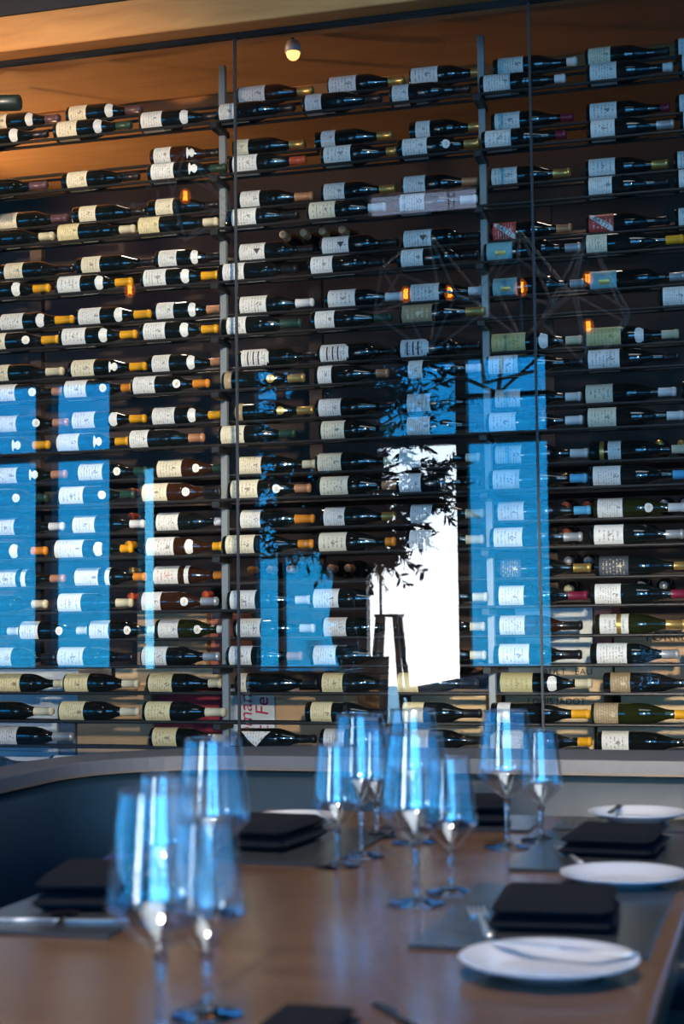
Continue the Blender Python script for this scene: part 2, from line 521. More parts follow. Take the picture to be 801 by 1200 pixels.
# ------------------------------------------------------------------ wine rack
BOTTLES = """
L 0 -3.073 0.302 0.008 0.079 0.241 c P k n
L 0 -2.729 0.319 0.016 0.091 0.252 c P k n
M 0 -1.994 0.304 0.009 0.116 0.242 w G b -
M 0 -1.625 0.301 0.008 0.116 0.237 w G k -
M 0 -1.3 0.287 0.008 0.111 0.234 w G k -
R 0 -0.98 0.313 0.022 0.116 0.275 w W k -
R 0 -0.636 0.304 0.014 0.094 0.249 c K k -
R 0 -0.312 0.3 0.015 0.1 0.24 w K k -
L 1 -3.099 0.335 0.023 0.108 0.275 c K k n
L 1 -2.726 0.324 0.018 0.104 0.262 c N k n
L 1 -2.358 0.318 0.011 0.097 0.264 w K k n
M 1 -2.034 0.305 0.011 0.077 0.247 w K k -
M 1 -1.691 0.305 0.015 0.078 0.249 w K k -
M 1 -1.349 0.302 0.012 0.074 0.247 w K k -
R 1 -1.008 0.311 0.016 0.114 0.273 w W k -
R 1 -0.619 0.305 0.015 0.109 0.27 w W k -
R 1 -0.294 0.3 0.015 0.1 0.24 w K k -
L 2 -2.362 0.286 0.018 0.088 0.229 w K b e
M 2 -2.015 0.289 0.011 0.068 0.228 c G k -
M 2 -1.678 0.304 0.028 0.083 0.243 w G k -
M 2 -1.304 0.28 0.027 0.082 0.225 w G k -
R 2 -0.991 0.304 0.017 0.11 0.26 w M k -
R 2 -0.636 0.302 0.015 0.112 0.267 w M k -
R 2 -0.314 0.3 0.015 0.1 0.24 w K k -
L 3 -3.109 0.342 0.027 0.119 0.271 c P k -
L 3 -2.689 0.319 0.026 0.111 0.258 c K k -
L 3 -2.323 0.316 0.018 0.111 0.253 w N k e
M 3 -1.986 0.299 0.017 0.114 0.238 w R k -
M 3 -1.619 0.291 0.014 0.118 0.25 w G k -
M 3 -1.322 0.306 0.021 0.114 0.249 w G k s
R 3 -1.006 0.307 0.016 0.111 0.272 w M k -
R 3 -0.621 0.306 0.015 0.1 0.245 w S k -
R 3 -0.295 0.3 0.015 0.1 0.24 w K k -
L 4 -3.039 0.303 0.015 0.093 0.235 c P k -
L 4 -2.702 0.313 0.034 0.106 0.251 c K k -
L 4 -2.374 0.294 0.037 0.11 0.24 c K k -
M 4 -1.998 0.302 0.017 0.095 0.231 w T k -
M 4 -1.656 0.289 0.014 0.096 0.228 w G k -
M 4 -1.337 0.293 0.01 0.093 0.23 w T k -
R 4 -0.998 0.297 0.008 0.103 0.234 w G k -
R 4 -0.644 0.298 0.014 0.109 0.239 w G k -
R 4 -0.326 0.3 0.015 0.1 0.24 w K k -
L 5 -3.054 0.317 0.015 0.084 0.257 y C k -
L 5 -2.711 0.323 0.008 0.096 0.261 y C k -
L 5 -2.367 0.323 0.008 0.094 0.267 y C k -
M 5 -1.998 0.28 0.024 0.121 0.214 w K k -
M 5 -1.675 0.3 0.01 0.111 0.234 c W k -
M 5 -1.332 0.302 0.018 0.111 0.241 w W k -
R 5 -0.635 0.298 0.017 0.099 0.245 w K k -
R 5 -0.317 0.3 0.015 0.1 0.24 w K k -
L 6 -3.027 0.322 0.027 0.108 0.257 c K k -
L 6 -2.683 0.33 0.026 0.105 0.272 c K k -
L 6 -2.342 0.28 0.017 0.093 0.21 w K k n
M 6 -2.007 0.311 0.02 0.123 0.252 w K k d
M 6 -1.662 0.302 0.011 0.116 0.241 w K k d
M 6 -1.34 0.299 0.01 0.116 0.243 w K k d
R 6 -1.002 0.301 0.013 0.1 0.246 r T k a
R 6 -0.646 0.298 0.012 0.102 0.249 r K k a
R 6 -0.328 0.3 0.015 0.1 0.24 w K k -
L 7 -3.08 0.325 0.015 0.099 0.258 c Y k n
L 7 -2.714 0.314 0.011 0.107 0.246 w Y k n
L 7 -2.353 0.312 0.015 0.107 0.245 w Y k n
M 7 -2.034 0.309 0.022 0.107 0.248 w K k -
M 7 -1.674 0.296 0.013 0.097 0.237 w K k -
M 7 -1.329 0.299 0.017 0.099 0.242 w K k -
R 7 -1.004 0.351 0.012 0.106 0.293 q S k g
R 7 -0.646 0.354 0.015 0.088 0.292 c Y k -
R 7 -0.272 0.3 0.015 0.1 0.24 w K k -
L 8 -3.037 0.328 0.019 0.119 0.252 w Y k n
L 8 -2.687 0.315 0.016 0.109 0.246 w Y k n
L 8 -2.353 0.28 0.018 0.09 0.22 w T k n
M 8 -2.001 0.304 0.014 0.122 0.234 w W k -
M 8 -1.643 0.3 0.013 0.12 0.233 w W k -
M 8 -1.316 0.281 0.009 0.118 0.226 w W k -
R 8 -1.003 0.346 0.01 0.1 0.292 q S k g
R 8 -0.651 0.355 0.016 0.112 0.298 q S k g
R 8 -0.276 0.3 0.015 0.1 0.24 w K k -
L 9 -3.041 0.327 0.019 0.11 0.257 c Y k s
L 9 -2.699 0.317 0.015 0.114 0.252 w Y k n
L 9 -2.357 0.311 0.018 0.107 0.248 w Y k n
M 9 -2.022 0.312 0.025 0.101 0.231 w N k -
M 9 -1.666 0.308 0.02 0.094 0.242 w N k -
M 9 -1.322 0.314 0.01 0.123 0.244 t G k -
R 9 -0.384 0.296 0.016 0.093 0.244 w K k -
L 10 -3.091 0.337 0.016 0.109 0.265 c C k -
L 10 -2.716 0.322 0.015 0.112 0.256 c Y k e
L 10 -2.372 0.302 0.018 0.09 0.255 w T k n
M 10 -1.996 0.316 0.014 0.126 0.254 w K k v
M 10 -1.673 0.307 0.01 0.122 0.26 w K k v
M 10 -1.36 0.311 0.012 0.121 0.256 w K k v
R 10 -1.013 0.342 0.011 0.137 0.282 o C k n
R 10 -0.665 0.339 0.013 0.136 0.279 o C k n
R 10 -0.306 0.3 0.015 0.1 0.24 w K k -
L 11 -3.005 0.315 0.015 0.117 0.266 w T k s
L 11 -2.684 0.285 0.011 0.103 0.24 w O k s
L 11 -2.393 0.311 0.01 0.1 0.248 w O k s
M 11 -2.02 0.321 0.011 0.041 0.257 t G k s
M 11 -1.655 0.281 0.017 0.07 0.235 w T k -
M 11 -1.306 0.281 0.015 0.068 0.225 w W k -
R 11 -1.005 0.352 0.012 0.118 0.303 w K k -
R 11 -0.647 0.329 0.013 0.123 0.276 w K k -
R 11 -0.298 0.3 0.015 0.1 0.24 w K k -
L 12 -3.055 0.324 0.019 0.11 0.26 w T k s
L 12 -2.709 0.314 0.011 0.107 0.248 w Y k n
L 12 -2.369 0.301 0.016 0.108 0.241 w Y k n
M 12 -2.019 0.318 0.011 0.041 0.254 t G k s
M 12 -1.686 0.31 0.014 0.101 0.25 w K k -
M 12 -1.343 0.287 0.017 0.106 0.236 w K k -
R 12 -1.007 0.328 0.015 0.108 0.27 w W k -
R 12 -0.673 0.333 0.013 0.11 0.27 c W k -
R 12 -0.32 0.3 0.015 0.1 0.24 w K k -
L 13 -3.076 0.322 0.022 0.113 0.255 w Y k e
L 13 -2.713 0.298 0.008 0.099 0.244 w Y k e
L 13 -2.405 0.301 0.008 0.082 0.241 w T k -
M 13 -2.038 0.3 0.015 0.107 0.239 c N k -
M 13 -1.637 0.283 0.01 0.099 0.231 c N k -
M 13 -1.315 0.28 0.016 0.101 0.221 w K k -
R 13 -1.006 0.346 0.012 0.108 0.283 w W k -
R 13 -0.654 0.345 0.014 0.113 0.287 c W k -
R 13 -0.289 0.3 0.015 0.1 0.24 w K k -
L 14 -3.065 0.326 0.023 0.122 0.263 w T k e
L 14 -2.682 0.29 0.011 0.114 0.239 w N k s
L 14 -2.345 0.283 0.011 0.112 0.233 c N b s
M 14 -2.006 0.312 0.009 0.101 0.26 c C k -
M 14 -1.688 0.31 0.01 0.102 0.263 c C k -
M 14 -1.372 0.313 0.013 0.095 0.261 w C k -
R 14 -1.011 0.352 0.016 0.111 0.287 w W k -
R 14 -0.653 0.346 0.068 0.114 0.292 w C k b
R 14 -0.287 0.3 0.015 0.1 0.24 w K k -
L 15 -3.071 0.31 0.019 0.111 0.258 w N k s
L 15 -2.706 0.315 0.011 0.112 0.258 w N k s
L 15 -2.355 0.308 0.009 0.11 0.255 c K b s
M 15 -1.998 0.318 0.013 0.119 0.258 c T k s
M 15 -1.643 0.293 0.01 0.116 0.24 c T k -
M 15 -1.344 0.306 0.013 0.093 0.255 w K k -
R 15 -1.001 0.351 0.016 0.112 0.29 w B k -
R 15 -0.644 0.35 0.017 0.113 0.292 w B k -
R 15 -0.274 0.3 0.015 0.1 0.24 w K k -
L 16 -3.072 0.322 0.015 0.119 0.261 w W k -
L 16 -2.705 0.302 0.01 0.104 0.244 w W k -
L 16 -2.356 0.292 0.018 0.108 0.25 w W k -
M 16 -2.004 0.3 0.014 0.094 0.225 w O k -
M 16 -1.67 0.285 0.014 0.095 0.235 w G k -
M 16 -1.329 0.282 0.01 0.091 0.214 w C k -
R 16 -1.006 0.351 0.016 0.111 0.291 w B k -
R 16 -0.642 0.324 0.015 0.104 0.263 w W g s
R 16 -0.298 0.3 0.015 0.1 0.24 w K k -
L 17 -3.082 0.318 0.016 0.114 0.255 w O k n
L 17 -2.724 0.322 0.01 0.128 0.276 w Y k n
L 17 -2.342 0.312 0.013 0.124 0.273 w Y b n
M 17 -2.024 0.352 0.017 0.129 0.295 c O k -
M 17 -1.655 0.298 0.015 0.119 0.262 c O k -
M 17 -1.309 0.28 0.013 0.096 0.217 w C k -
R 17 -1.001 0.328 0.015 0.118 0.263 w S k -
R 17 -0.643 0.323 0.015 0.117 0.262 w S k -
R 17 -0.3 0.3 0.015 0.1 0.24 w K k -
L 18 -3.079 0.333 0.016 0.134 0.274 w T k r
L 18 -2.697 0.3 0.011 0.111 0.25 w O k r
L 18 -2.36 0.291 0.01 0.111 0.249 w O b r
R 18 -1.009 0.35 0.025 0.101 0.288 d G k -
R 18 -0.644 0.335 0.018 0.122 0.28 d G k -
R 18 -0.289 0.3 0.015 0.1 0.24 w K k -
L 19 -3.088 0.324 0.023 0.12 0.264 c C k -
L 19 -2.712 0.31 0.011 0.109 0.245 w C k -
L 19 -2.367 0.314 0.018 0.095 0.249 w S b s
M 19 -2.005 0.321 0.014 0.113 0.264 w W k -
M 19 -1.677 0.314 0.013 0.109 0.262 w K k -
M 19 -1.325 0.307 0.013 0.096 0.254 w C k -
R 19 -0.987 0.327 0.016 0.105 0.261 w M k -
R 19 -0.648 0.343 0.018 0.108 0.279 w M k -
R 19 -0.285 0.3 0.015 0.1 0.24 w K k -
L 20 -3.271 0.33 0.016 0.101 0.277 w W k s
L 20 -2.933 0.293 0.008 0.087 0.243 w W k s
L 20 -2.634 0.281 0.011 0.092 0.246 w W k s
L 20 -2.347 0.291 0.016 0.097 0.249 w W g s
M 20 -2.025 0.319 0.016 0.111 0.262 w W k -
M 20 -1.675 0.294 0.014 0.101 0.241 w K k -
M 20 -1.342 0.29 0.013 0.098 0.236 w C k -
R 20 -1.007 0.312 0.016 0.107 0.244 w K b -
R 20 -0.646 0.317 0.017 0.119 0.248 w G g b
R 20 -0.309 0.3 0.015 0.1 0.24 w K k -
L 21 -3.019 0.296 0.019 0.119 0.237 w K k -
L 21 -2.712 0.316 0.011 0.118 0.256 w K k -
L 21 -2.357 0.31 0.008 0.108 0.248 w S k -
M 21 -2.009 0.289 0.013 0.1 0.233 w T k -
M 21 -1.68 0.294 0.014 0.099 0.243 w K k -
M 21 -1.328 0.3 0.013 0.096 0.244 w C k -
R 21 -0.994 0.309 0.019 0.127 0.247 w K k -
R 21 -0.652 0.304 0.024 0.128 0.246 w S k -
R 21 -0.328 0.3 0.015 0.1 0.24 w K k -
L 22 -3.042 0.297 0.015 0.117 0.252 y C k -
L 22 -2.738 0.308 0.008 0.107 0.243 y C k -
L 22 -2.383 0.301 0.01 0.107 0.248 y C k -
M 22 -2.019 0.325 0.017 0.047 0.264 c K k -
M 22 -1.684 0.287 0.014 0.094 0.234 y K k -
M 22 -1.391 0.31 0.013 0.091 0.246 y K k -
R 22 -1.008 0.342 0.015 0.132 0.284 o C k n
R 22 -0.623 0.339 0.027 0.097 0.282 t K k -
L 23 -3.07 0.333 0.015 0.112 0.256 y C k -
L 23 -2.701 0.326 0.008 0.109 0.252 y C k -
L 23 -2.35 0.325 0.014 0.115 0.248 y C k -
M 23 -1.702 0.31 0.023 0.102 0.255 y K k -
M 23 -1.344 0.297 0.013 0.089 0.234 y K k -
R 23 -1.01 0.35 0.025 0.071 0.286 w Y k -
R 23 -0.654 0.35 0.012 0.095 0.286 t Y g -
R 23 -0.284 0.3 0.015 0.1 0.24 w K k -
L 24 -3.06 0.352 0.019 0.121 0.267 w S k -
L 24 -2.373 0.311 0.016 0.114 0.255 y C k -
M 24 -2.01 0.304 0.017 0.131 0.243 w K k x
M 24 -1.683 0.309 0.017 0.097 0.25 w K k -
M 24 -1.342 0.28 0.013 0.078 0.219 y K k -
R 24 -1.006 0.335 0.016 0.095 0.286 w Y k -
R 24 -0.649 0.355 0.018 0.112 0.3 w K k -
R 24 -0.274 0.3 0.015 0.1 0.24 w K k -
L 25 -3.159 0.338 0.022 0.12 0.268 w K k -
L 25 -2.744 0.351 0.018 0.105 0.287 w K k -
"""

Z0, PITCH, OFF = 1.12 + 1.9613, .2088, .1025
def row_z(n):
    return Z0 - PITCH * (n // 2) + (OFF if n % 2 == 0 else 0)
def row_y(n):
    return RY if n % 2 == 0 else FY
ROD_R, ROD_DY, ROD_DZ = .0062, .0308, .0368
BAYX = [-3.066, -2.042, -1.016, .010]
rack = tag(empty('wine_rack', (-1.53, 5.56, 0)), 'tall steel wine rack of horizontal rods on upright posts behind the glass', 'wine rack')
for x in BAYX:
    mesh_obj('post', box_bm(x - .013 + 1.53, x + .013 + 1.53, -.013, .013, 0, 3.298, .002, 1), M['steel'], rack)
rod_bm = bmesh.new()
tube(rod_bm, (BAYX[0] + 1.53 - .45, 0, 0), (BAYX[-1] + 1.53 + .12, 0, 0), ROD_R, n=10)
rod_me = bpy.data.meshes.new('rod')
rod_bm.to_mesh(rod_me)
rod_bm.free()
rod_me.materials.append(M['rod'])
arm_bm = box_bm(-.016, .016, -.11, .035, -.0125, .0125, .003, 1)
arm_me = bpy.data.meshes.new('rod_bracket')
arm_bm.to_mesh(arm_me)
arm_bm.free()
arm_me.materials.append(M['rod'])
for n in range(26):
    for s in (-1, 1):
        o = bpy.data.objects.new('rod', rod_me)
        COL.objects.link(o)
        o.parent = rack
        o.location = (0, row_y(n) - 5.56 + s * ROD_DY, row_z(n) - ROD_DZ)
    if n % 2:
        for x in BAYX:
            o = bpy.data.objects.new('bracket', arm_me)
            COL.objects.link(o)
            o.parent = rack
            o.location = (x + 1.53, 0, row_z(n) - ROD_DZ - .0165)

# ---- bottles
BURG = [(0.012, 0), (.004, .024), (0, .034), (.004, .0378), (.02, .0395), (.46, .0395), (.52, .0388), (.57, .0362), (.62, .0315),
        (.67, .0255), (.72, .0198), (.77, .0165), (.82, .0152), (.955, .0146), (.958, .0165), (.985, .0165), (.992, .0145), (1.0, .0120), (1.0, 0)]
BORD = [(0.012, 0), (.004, .024), (0, .034), (.004, .0372), (.02, .0388), (.60, .0388), (.635, .0372), (.66, .033), (.685, .026),
        (.71, .0195), (.74, .0160), (.80, .0150), (.955, .0146), (.958, .0165), (.985, .0165), (.992, .0145), (1.0, .0120), (1.0, 0)]
def prof_r(P, f):
    for (a, r), (b, s) in zip(P[3:], P[4:]):
        if a <= f <= b and b > a:
            return r + (s - r) * (f - a) / (b - a)
    return P[-2][1]
glass_me = {}
def bottle_glass_mesh(P, key):
    if key not in glass_me:
        bm = bmesh.new()
        lathe(bm, [(a, r) for a, r in P], 24, 'X')
        me = bpy.data.meshes.new('bottle_glass')
        bm.normal_update()
        bm.to_mesh(me)
        bm.free()
        for p in me.polygons:
            p.use_smooth = True
        glass_me[key] = me
    return glass_me[key]

def surface_patch(P, L, x0, x1, lo, hi, lift, nt_=8, nphi=14, c0=-pi / 2):
    """Paper stuck on the bottle: for each step t along the axis, phi runs lo(t)..hi(t) about the facing side."""
    bm = bmesh.new()
    uvl = bm.loops.layers.uv.new('UVMap')
    grid, info = [], {}
    for i in range(nt_ + 1):
        t = i / nt_
        x = x0 + (x1 - x0) * t
        r = prof_r(P, x / L) + lift
        a, b = lo(t), hi(t)
        row = []
        for j in range(nphi + 1):
            w = j / nphi
            ph = a + (b - a) * w
            v = bm.verts.new((x, -r * cos(ph), r * sin(ph)))
            info[v] = (t, .5 + ph / 3.6)
            row.append(v)
        grid.append(row)
    for i in range(nt_):
        for j in range(nphi):
            q = (grid[i][j], grid[i + 1][j], grid[i + 1][j + 1], grid[i][j + 1])
            try:
                f = bm.faces.new(q)
            except ValueError:
                continue
            for lp in f.loops:
                lp[uvl].uv = info[lp.vert]
    return bm

def const(v):
    return lambda t: v

def sleeve(P, L, x0, x1, lift, end=True, n=20):
    prof = []
    k = 8
    if end:
        fr = sorted({x0 / L, *[a for a, r in P if x0 / L < a < 1]})
        prof = [(f * L, prof_r(P, f) + lift) for f in fr] + [(L * 1.0 + lift, .0135), (L + lift, 0)]
    else:
        prof = [((x0 + (x1 - x0) * i / k), prof_r(P, (x0 + (x1 - x0) * i / k) / L) + lift) for i in range(k + 1)]
    bm = bmesh.new()
    lathe(bm, prof, n, 'X')
    return bm

GL = {'k': 'dark', 'b': 'brown', 'g': 'green'}
BAYN = {'L': 'left', 'M': 'middle', 'R': 'right'}
NTH = ['first', 'second', 'third', 'fourth', 'fifth']
ROWN = ['top', 'second', 'third', 'fourth', 'fifth', 'sixth', 'seventh', 'eighth', 'ninth', 'tenth', 'eleventh', 'twelfth', 'thirteenth',
        'fourteenth', 'fifteenth', 'sixteenth', 'seventeenth', 'eighteenth', 'nineteenth', 'twentieth', 'twenty-first', 'twenty-second',
        'twenty-third', 'twenty-fourth', 'twenty-fifth', 'lowest']
slot = {}
for line in BOTTLES.strip().split('\n'):
    bay, n, x0, L, l0, l1, c0, lc, cc, gc, ex = line.split()
    n, x0, L, l0, l1, c0 = int(n), float(x0), float(L), float(l0), float(l1), float(c0)
    s = slot.get((bay, n), 0)
    slot[(bay, n)] = s + 1
    P, key = (BORD, 'bord') if (bay == 'R' and lc in 'q' or (bay == 'M' and n in (6, 7, 10))) else (BURG, 'burg')
    root = empty('wine_bottle', (x0, row_y(n), row_z(n)))
    me = bottle_glass_mesh(P, key + gc)
    g_ = link_mesh('bottle_glass', me, M['g' + gc], root)
    g_.scale = (L, 1, 1)
    lname = LC[lc][0]
    # capsule over the neck
    mesh_obj('capsule', sleeve(P, L, c0, L, .0009), M['c' + cc], root, True)
    lm = M['l' + lc]
    A = 1.75
    if ex == 'v':
        f = lambda t: A if t < .7 else A * max(.30, 1 - (t - .7) * 2.3)
        lab = mesh_obj('label', surface_patch(P, L, l0, l1, lambda t: -f(t), f, .0006), lm, root, True)
        for q in (.22, .42, .60):
            xa = l0 + (l1 - l0) * q
            mesh_obj('label_band', surface_patch(P, L, xa, xa + .006, const(-.7), const(.7), .0010, 1), M['ink_patch'], lab)
    elif ex == 'x':
        mesh_obj('label', surface_patch(P, L, l0, l1, lambda t: .75 - 1.55 * (1 - abs(2 * t - 1)), const(.8), .0006, 12), lm, root, True)
    elif ex == 'b':
        wd = (l1 - l0)
        lab = mesh_obj('label', surface_patch(P, L, l0, l1, const(-A), const(A), .0006), lm, root, True)
        xa = l0 + wd * .58 if gc != 'k' else l0 - .030
        mesh_obj('gold_band', surface_patch(P, L, max(.01, xa), max(.01, xa) + .016, const(-A), const(A), .0010, 2), M['gold_patch'], root, True)
    else:
        if ex == 'r' and gc == 'b':
            lm = M['lr2']
        lab = mesh_obj('label', surface_patch(P, L, l0, l1, const(-A), const(A), .0006), lm, root, True)
        if ex == 'a':      # white diagonal band with lettering across a red label
            wd = l1 - l0
            mesh_obj('label_band', surface_patch(P, L, l0 + .004, l1 - .004, lambda t: .55 - 1.5 * t, lambda t: 1.15 - 1.5 * t, .0011, 10), M['white_patch'], lab, True)
            text_mesh('lettering', 'BATTI', .024, M['ink_patch'], lab, (l0 + wd / 2, -.0412, .002), (pi / 2, radians(38), 0), depth=.0004)
        elif ex == 'g':    # gold plate in the middle of a teal label
            wd = l1 - l0
            mesh_obj('gold_plate', surface_patch(P, L, l0 + wd * .34, l0 + wd * .74, const(-.42), const(.0), .0011, 4), M['gold_patch'], lab, True)
        elif ex == 'd':    # small dark arrowhead crest
            wd = l1 - l0
            mesh_obj('crest', surface_patch(P, L, l0 + wd * .58, l0 + wd * .84, lambda t: .22 - .55 * (1 - abs(2 * t - 1)), const(.25), .0011, 6), M['ink_patch'], lab, True)
    extra = ''
    if ex == 'n':
        f = lambda t: .25 + .75 * math.sqrt(max(0, t * (1.15 - t))) * 1.6
        mesh_obj('neck_label', surface_patch(P, L, L * .545, L * .64, lambda t: -f(t), f, .0007, 8, 8), M['white_patch'], root, True)
    elif ex == 's':
        f = lambda t: .52 * math.sqrt(max(.0004, 1 - (2 * t - 1) ** 2))
        sl = mesh_obj('seal', surface_patch(P, L, L * .56, L * .655, lambda t: -f(t), f, .0007, 10, 8), M['gold_patch'] if lc == 't' else M['white_patch'], root, True)
        f2 = lambda t: .24 * math.sqrt(max(.0004, 1 - (2 * t - 1) ** 2))
        mesh_obj('seal_centre', surface_patch(P, L, L * .588, L * .627, lambda t: -f2(t), f2, .0012, 8, 6), M['lc'], sl, True)
    elif ex == 'e':
        f = lambda t: .22 + .45 * abs(cos(t * pi * 1.5)) * (1 - .35 * t)
        mesh_obj('neck_label', surface_patch(P, L, L * .55, L * .655, lambda t: -f(t), f, .0007, 10, 8), M['white_patch'], root, True)
    elif ex == 'r':
        mesh_obj('neck_band', surface_patch(P, L, L * .47, L * .53, const(-A), const(A), .0007, 4), M['white_patch'], root, True)
    tag(root, '%s wine bottle, %s label, %s capsule, %s in %s bay, %s rail %s' %
        (GL[gc], lname, CC[cc][0].replace('dark green', 'green'), NTH[s], BAYN[bay], ROWN[n], 'down' if 0 < n < 25 else 'of all'),
        'wine bottle', 'wine bottles lying on the rack rails')

# ---- bottles lying end-on at the back of the cellar, necks to the glass
def end_bottle_bm():
    bm = bmesh.new()
    lathe(bm, [(a * .3, r * .95) for a, r in BURG], 20, 'Y')
    return bm
ENDS = [(-.821, 1.69, 'G'), (-.824, 1.575, 'R'), (-.739, 1.574, 'R'), (-.823, 1.466, 'R'), (-.819, 1.353, 'S'), (-.740, 1.351, 'S'),
        (-.821, 1.24, 'C'), (-.445, 1.247, 'S'), (-.534, 1.249, 'C'), (-.447, 1.809, 'G'), (-.361, 1.805, 'G'), (-.436, 1.571, 'S'), (-.355, 1.571, 'S'),
        (-.505, 1.465, 'S'), (-2.712, 1.697, 'R'), (-2.715, 1.588, 'R'), (-2.728, 1.466, 'Y'), (-2.712, 1.35, 'G'), (-2.716, 1.239, 'R'),
        (-2.372, 1.241, 'R'), (-2.166, 1.343, 'O'), (-2.079, 1.343, 'T'), (-1.991, 1.343, 'T'), (-1.811, 1.343, 'T'), (-1.737, 1.343, 'T'),
        (-2.008, 2.78, 'C'), (-1.916, 2.78, 'C'), (-1.832, 2.78, 'C'), (-1.745, 2.78, 'C'), (-1.298, .93, 'T'), (-1.188, .93, 'T')]
levels = {}
proto_g = end_bottle_bm()
pg_me = bpy.data.meshes.new('bottle_glass')
proto_g.normal_update()
proto_g.to_mesh(pg_me)
proto_g.free()
pg_me.materials.append(M['gk'])
for p in pg_me.polygons:
    p.use_smooth = True
cap_me = {}
cnt = {}
for x, z, c in ENDS:
    if c not in cap_me:
        bm = bmesh.new()
        lathe(bm, [(.3 * .77, .0165), (.3 * .95, .0156), (.3 * .98, .0166), (.3012, .0150), (.3012, 0)], 18, 'Y')
        me = bpy.data.meshes.new('capsule')
        bm.to_mesh(me)
        bm.free()
        me.materials.append(M['c' + c])
        for p in me.polygons:
            p.use_smooth = True
        cap_me[c] = me
    root = empty('wine_bottle', (x, 6.50, z), pi)   # turned so the neck points at the glass
    link_mesh('bottle_glass', pg_me, None, root)
    link_mesh('capsule', cap_me[c], None, root)
    bay = 'left' if x < -2.25 else ('middle' if x < -1.0 else 'right')
    lv = round((z - 1.2) / .11)
    key = (bay, lv)
    cnt[key] = cnt.get(key, 0) + 1
    levels.setdefault((bay, lv), []).append((x, z))
    lvl = {14: 'highest', 6: 'upper', 5: 'upper', 4: 'sixth', 3: 'fifth', 2: 'fourth', 1: 'third', 0: 'second', -2: 'lowest'}.get(lv, 'fifth')
    tag(root, 'end-on dark bottle with %s capsule, %s on %s back board of %s bay' %
        (CC[c][0], NTH[cnt[key] - 1], lvl, bay), 'wine bottle', 'bottles stored end-on behind the rack')
shelf = tag(empty('back_shelf', (-1.5, 6.5, 0)), 'dark shelf unit at the back of the cellar holding end-on bottles', 'shelf')
zs = sorted({round(min(z for _, z in v), 3) for v in levels.values()})
merged = []
for z in zs:
    if not merged or z - merged[-1] > .03:
        merged.append(z)
for z in merged:
    mesh_obj('shelf_board', box_bm(-1.9, 1.9, -.12, .18, z - .0385 - .012, z - .0385), M['cellar_wall'], shelf)
for x in (-1.9, -.5, .55, 1.9):
    mesh_obj('upright', box_bm(x - .03, x + .03, .14, .18, 0.52, 2.95), M['cellar_wall'], shelf)
for x in (-1.9, -.5, .55, 1.9):
    mesh_obj('leg', box_bm(x - .03, x + .03, .14, .18, .5, .52), M['black'], shelf)

# ------------------------------------------------------------------ crates and cartons behind the lowest rails
def crate(x0, x1, z0, z1, mat, label, cat, y0=5.98, dep=.34, slat=True):
    w, h = x1 - x0, z1 - z0
    c = tag(empty('wine_crate' if slat else 'wine_carton', ((x0 + x1) / 2, y0, z0)), label, cat, 'cases stacked under the wine rack')
    if slat:
        mesh_obj('front_panel', box_bm(-w / 2, w / 2, 0, .012, 0, h, .002, 1), mat, c)
        mesh_obj('back_panel', box_bm(-w / 2, w / 2, dep - .012, dep, 0, h), mat, c)
        for s in (-1, 1):
            mesh_obj('side_panel', box_bm(*sorted((s * w / 2, s * (w / 2 - .012))), .0125, dep - .0125, 0, h), mat, c)
        mesh_obj('lid', box_bm(-w / 2 + .013, w / 2 - .013, .0125, dep - .0125, h - .010, h), mat, c)
    else:
        mesh_obj('carton_body', box_bm(-w / 2, w / 2, 0, dep, 0, h - .004, .003, 1), mat, c)
        mesh_obj('lid_flap', box_bm(-w / 2 + .004, w / 2 - .004, .004, dep - .004, h - .0038, h), mat, c)
    return c
R90 = (pi / 2, 0, 0)
c = crate(-3.42, -2.955, .502, .72, M['white_card'], 'white printed carton beside the brown carton under left bay', 'carton', slat=False)
bm = bmesh.new()
for k in range(5):
    box(bm, -.14, .16, -.0012, -.0002, .15 - k * .022, .153 - k * .022)
mesh_obj('printed_lines', bm, M['print_grey'], c)
crate(-2.945, -2.875, .502, .71, M['grey_card'], 'narrow slate grey carton between white and brown cartons', 'carton', slat=False)
c = crate(-2.865, -2.52, .502, .72, M['card'], 'brown cardboard carton with faint printed lines under left bay', 'carton', slat=False)
bm = bmesh.new()
for k in range(4):
    box(bm, -.02, .13, -.0012, -.0002, .13 - k * .022, .1322 - k * .022)
mesh_obj('printed_lines', bm, M['crate_tan'], c)
c = crate(-2.51, -2.215, .502, .84, M['red_card'], 'crimson carton behind the left post at the bottom', 'carton', slat=False)
c = crate(-3.30, -2.86, .724, .935, M['white_card'], 'white carton lying on top of the white printed carton', 'carton', slat=False)
crate(-2.855, -2.53, .724, .86, M['crate_tan'], 'flat tan wooden case on top of the brown carton', 'crate')
crate(-2.60, -2.29, .944, 1.165, M['crate_tan'], 'tan wooden case raised above the crimson carton', 'crate', y0=6.0)
crate(-2.70, -2.24, .862, .942, M['crate'], 'thin pine case bridging the crimson carton and tan case', 'crate', y0=6.0)
crate(-2.282, -2.215, .944, 1.16, M['salmon'], 'small salmon carton beside the raised tan case', 'carton', y0=6.02, slat=False)
c = crate(-2.195, -1.99, .502, .85, M['white_card'], 'white carton printed with red gothic lettering under middle bay', 'carton', slat=False)
text_mesh('lettering', 'Roman', .080, M['print_red'], c, (-.018, -.0012, .215), (pi / 2, -pi / 2, 0), .15)
text_mesh('lettering', 'St. Fe', .080, M['print_red'], c, (.052, -.0012, .225), (pi / 2, -pi / 2, 0), .15)
crate(-1.985, -1.64, .502, .83, M['crate_tan'], 'tan wooden case right of the red lettered white carton', 'crate')
crate(-1.40, -1.10, .502, .70, M['crate'], 'pine wooden case beneath another behind the lying black bottles', 'crate')
c = crate(-1.42, -1.12, .702, .835, M['crate'], 'pine wooden case topmost behind the lying black bottles', 'crate')
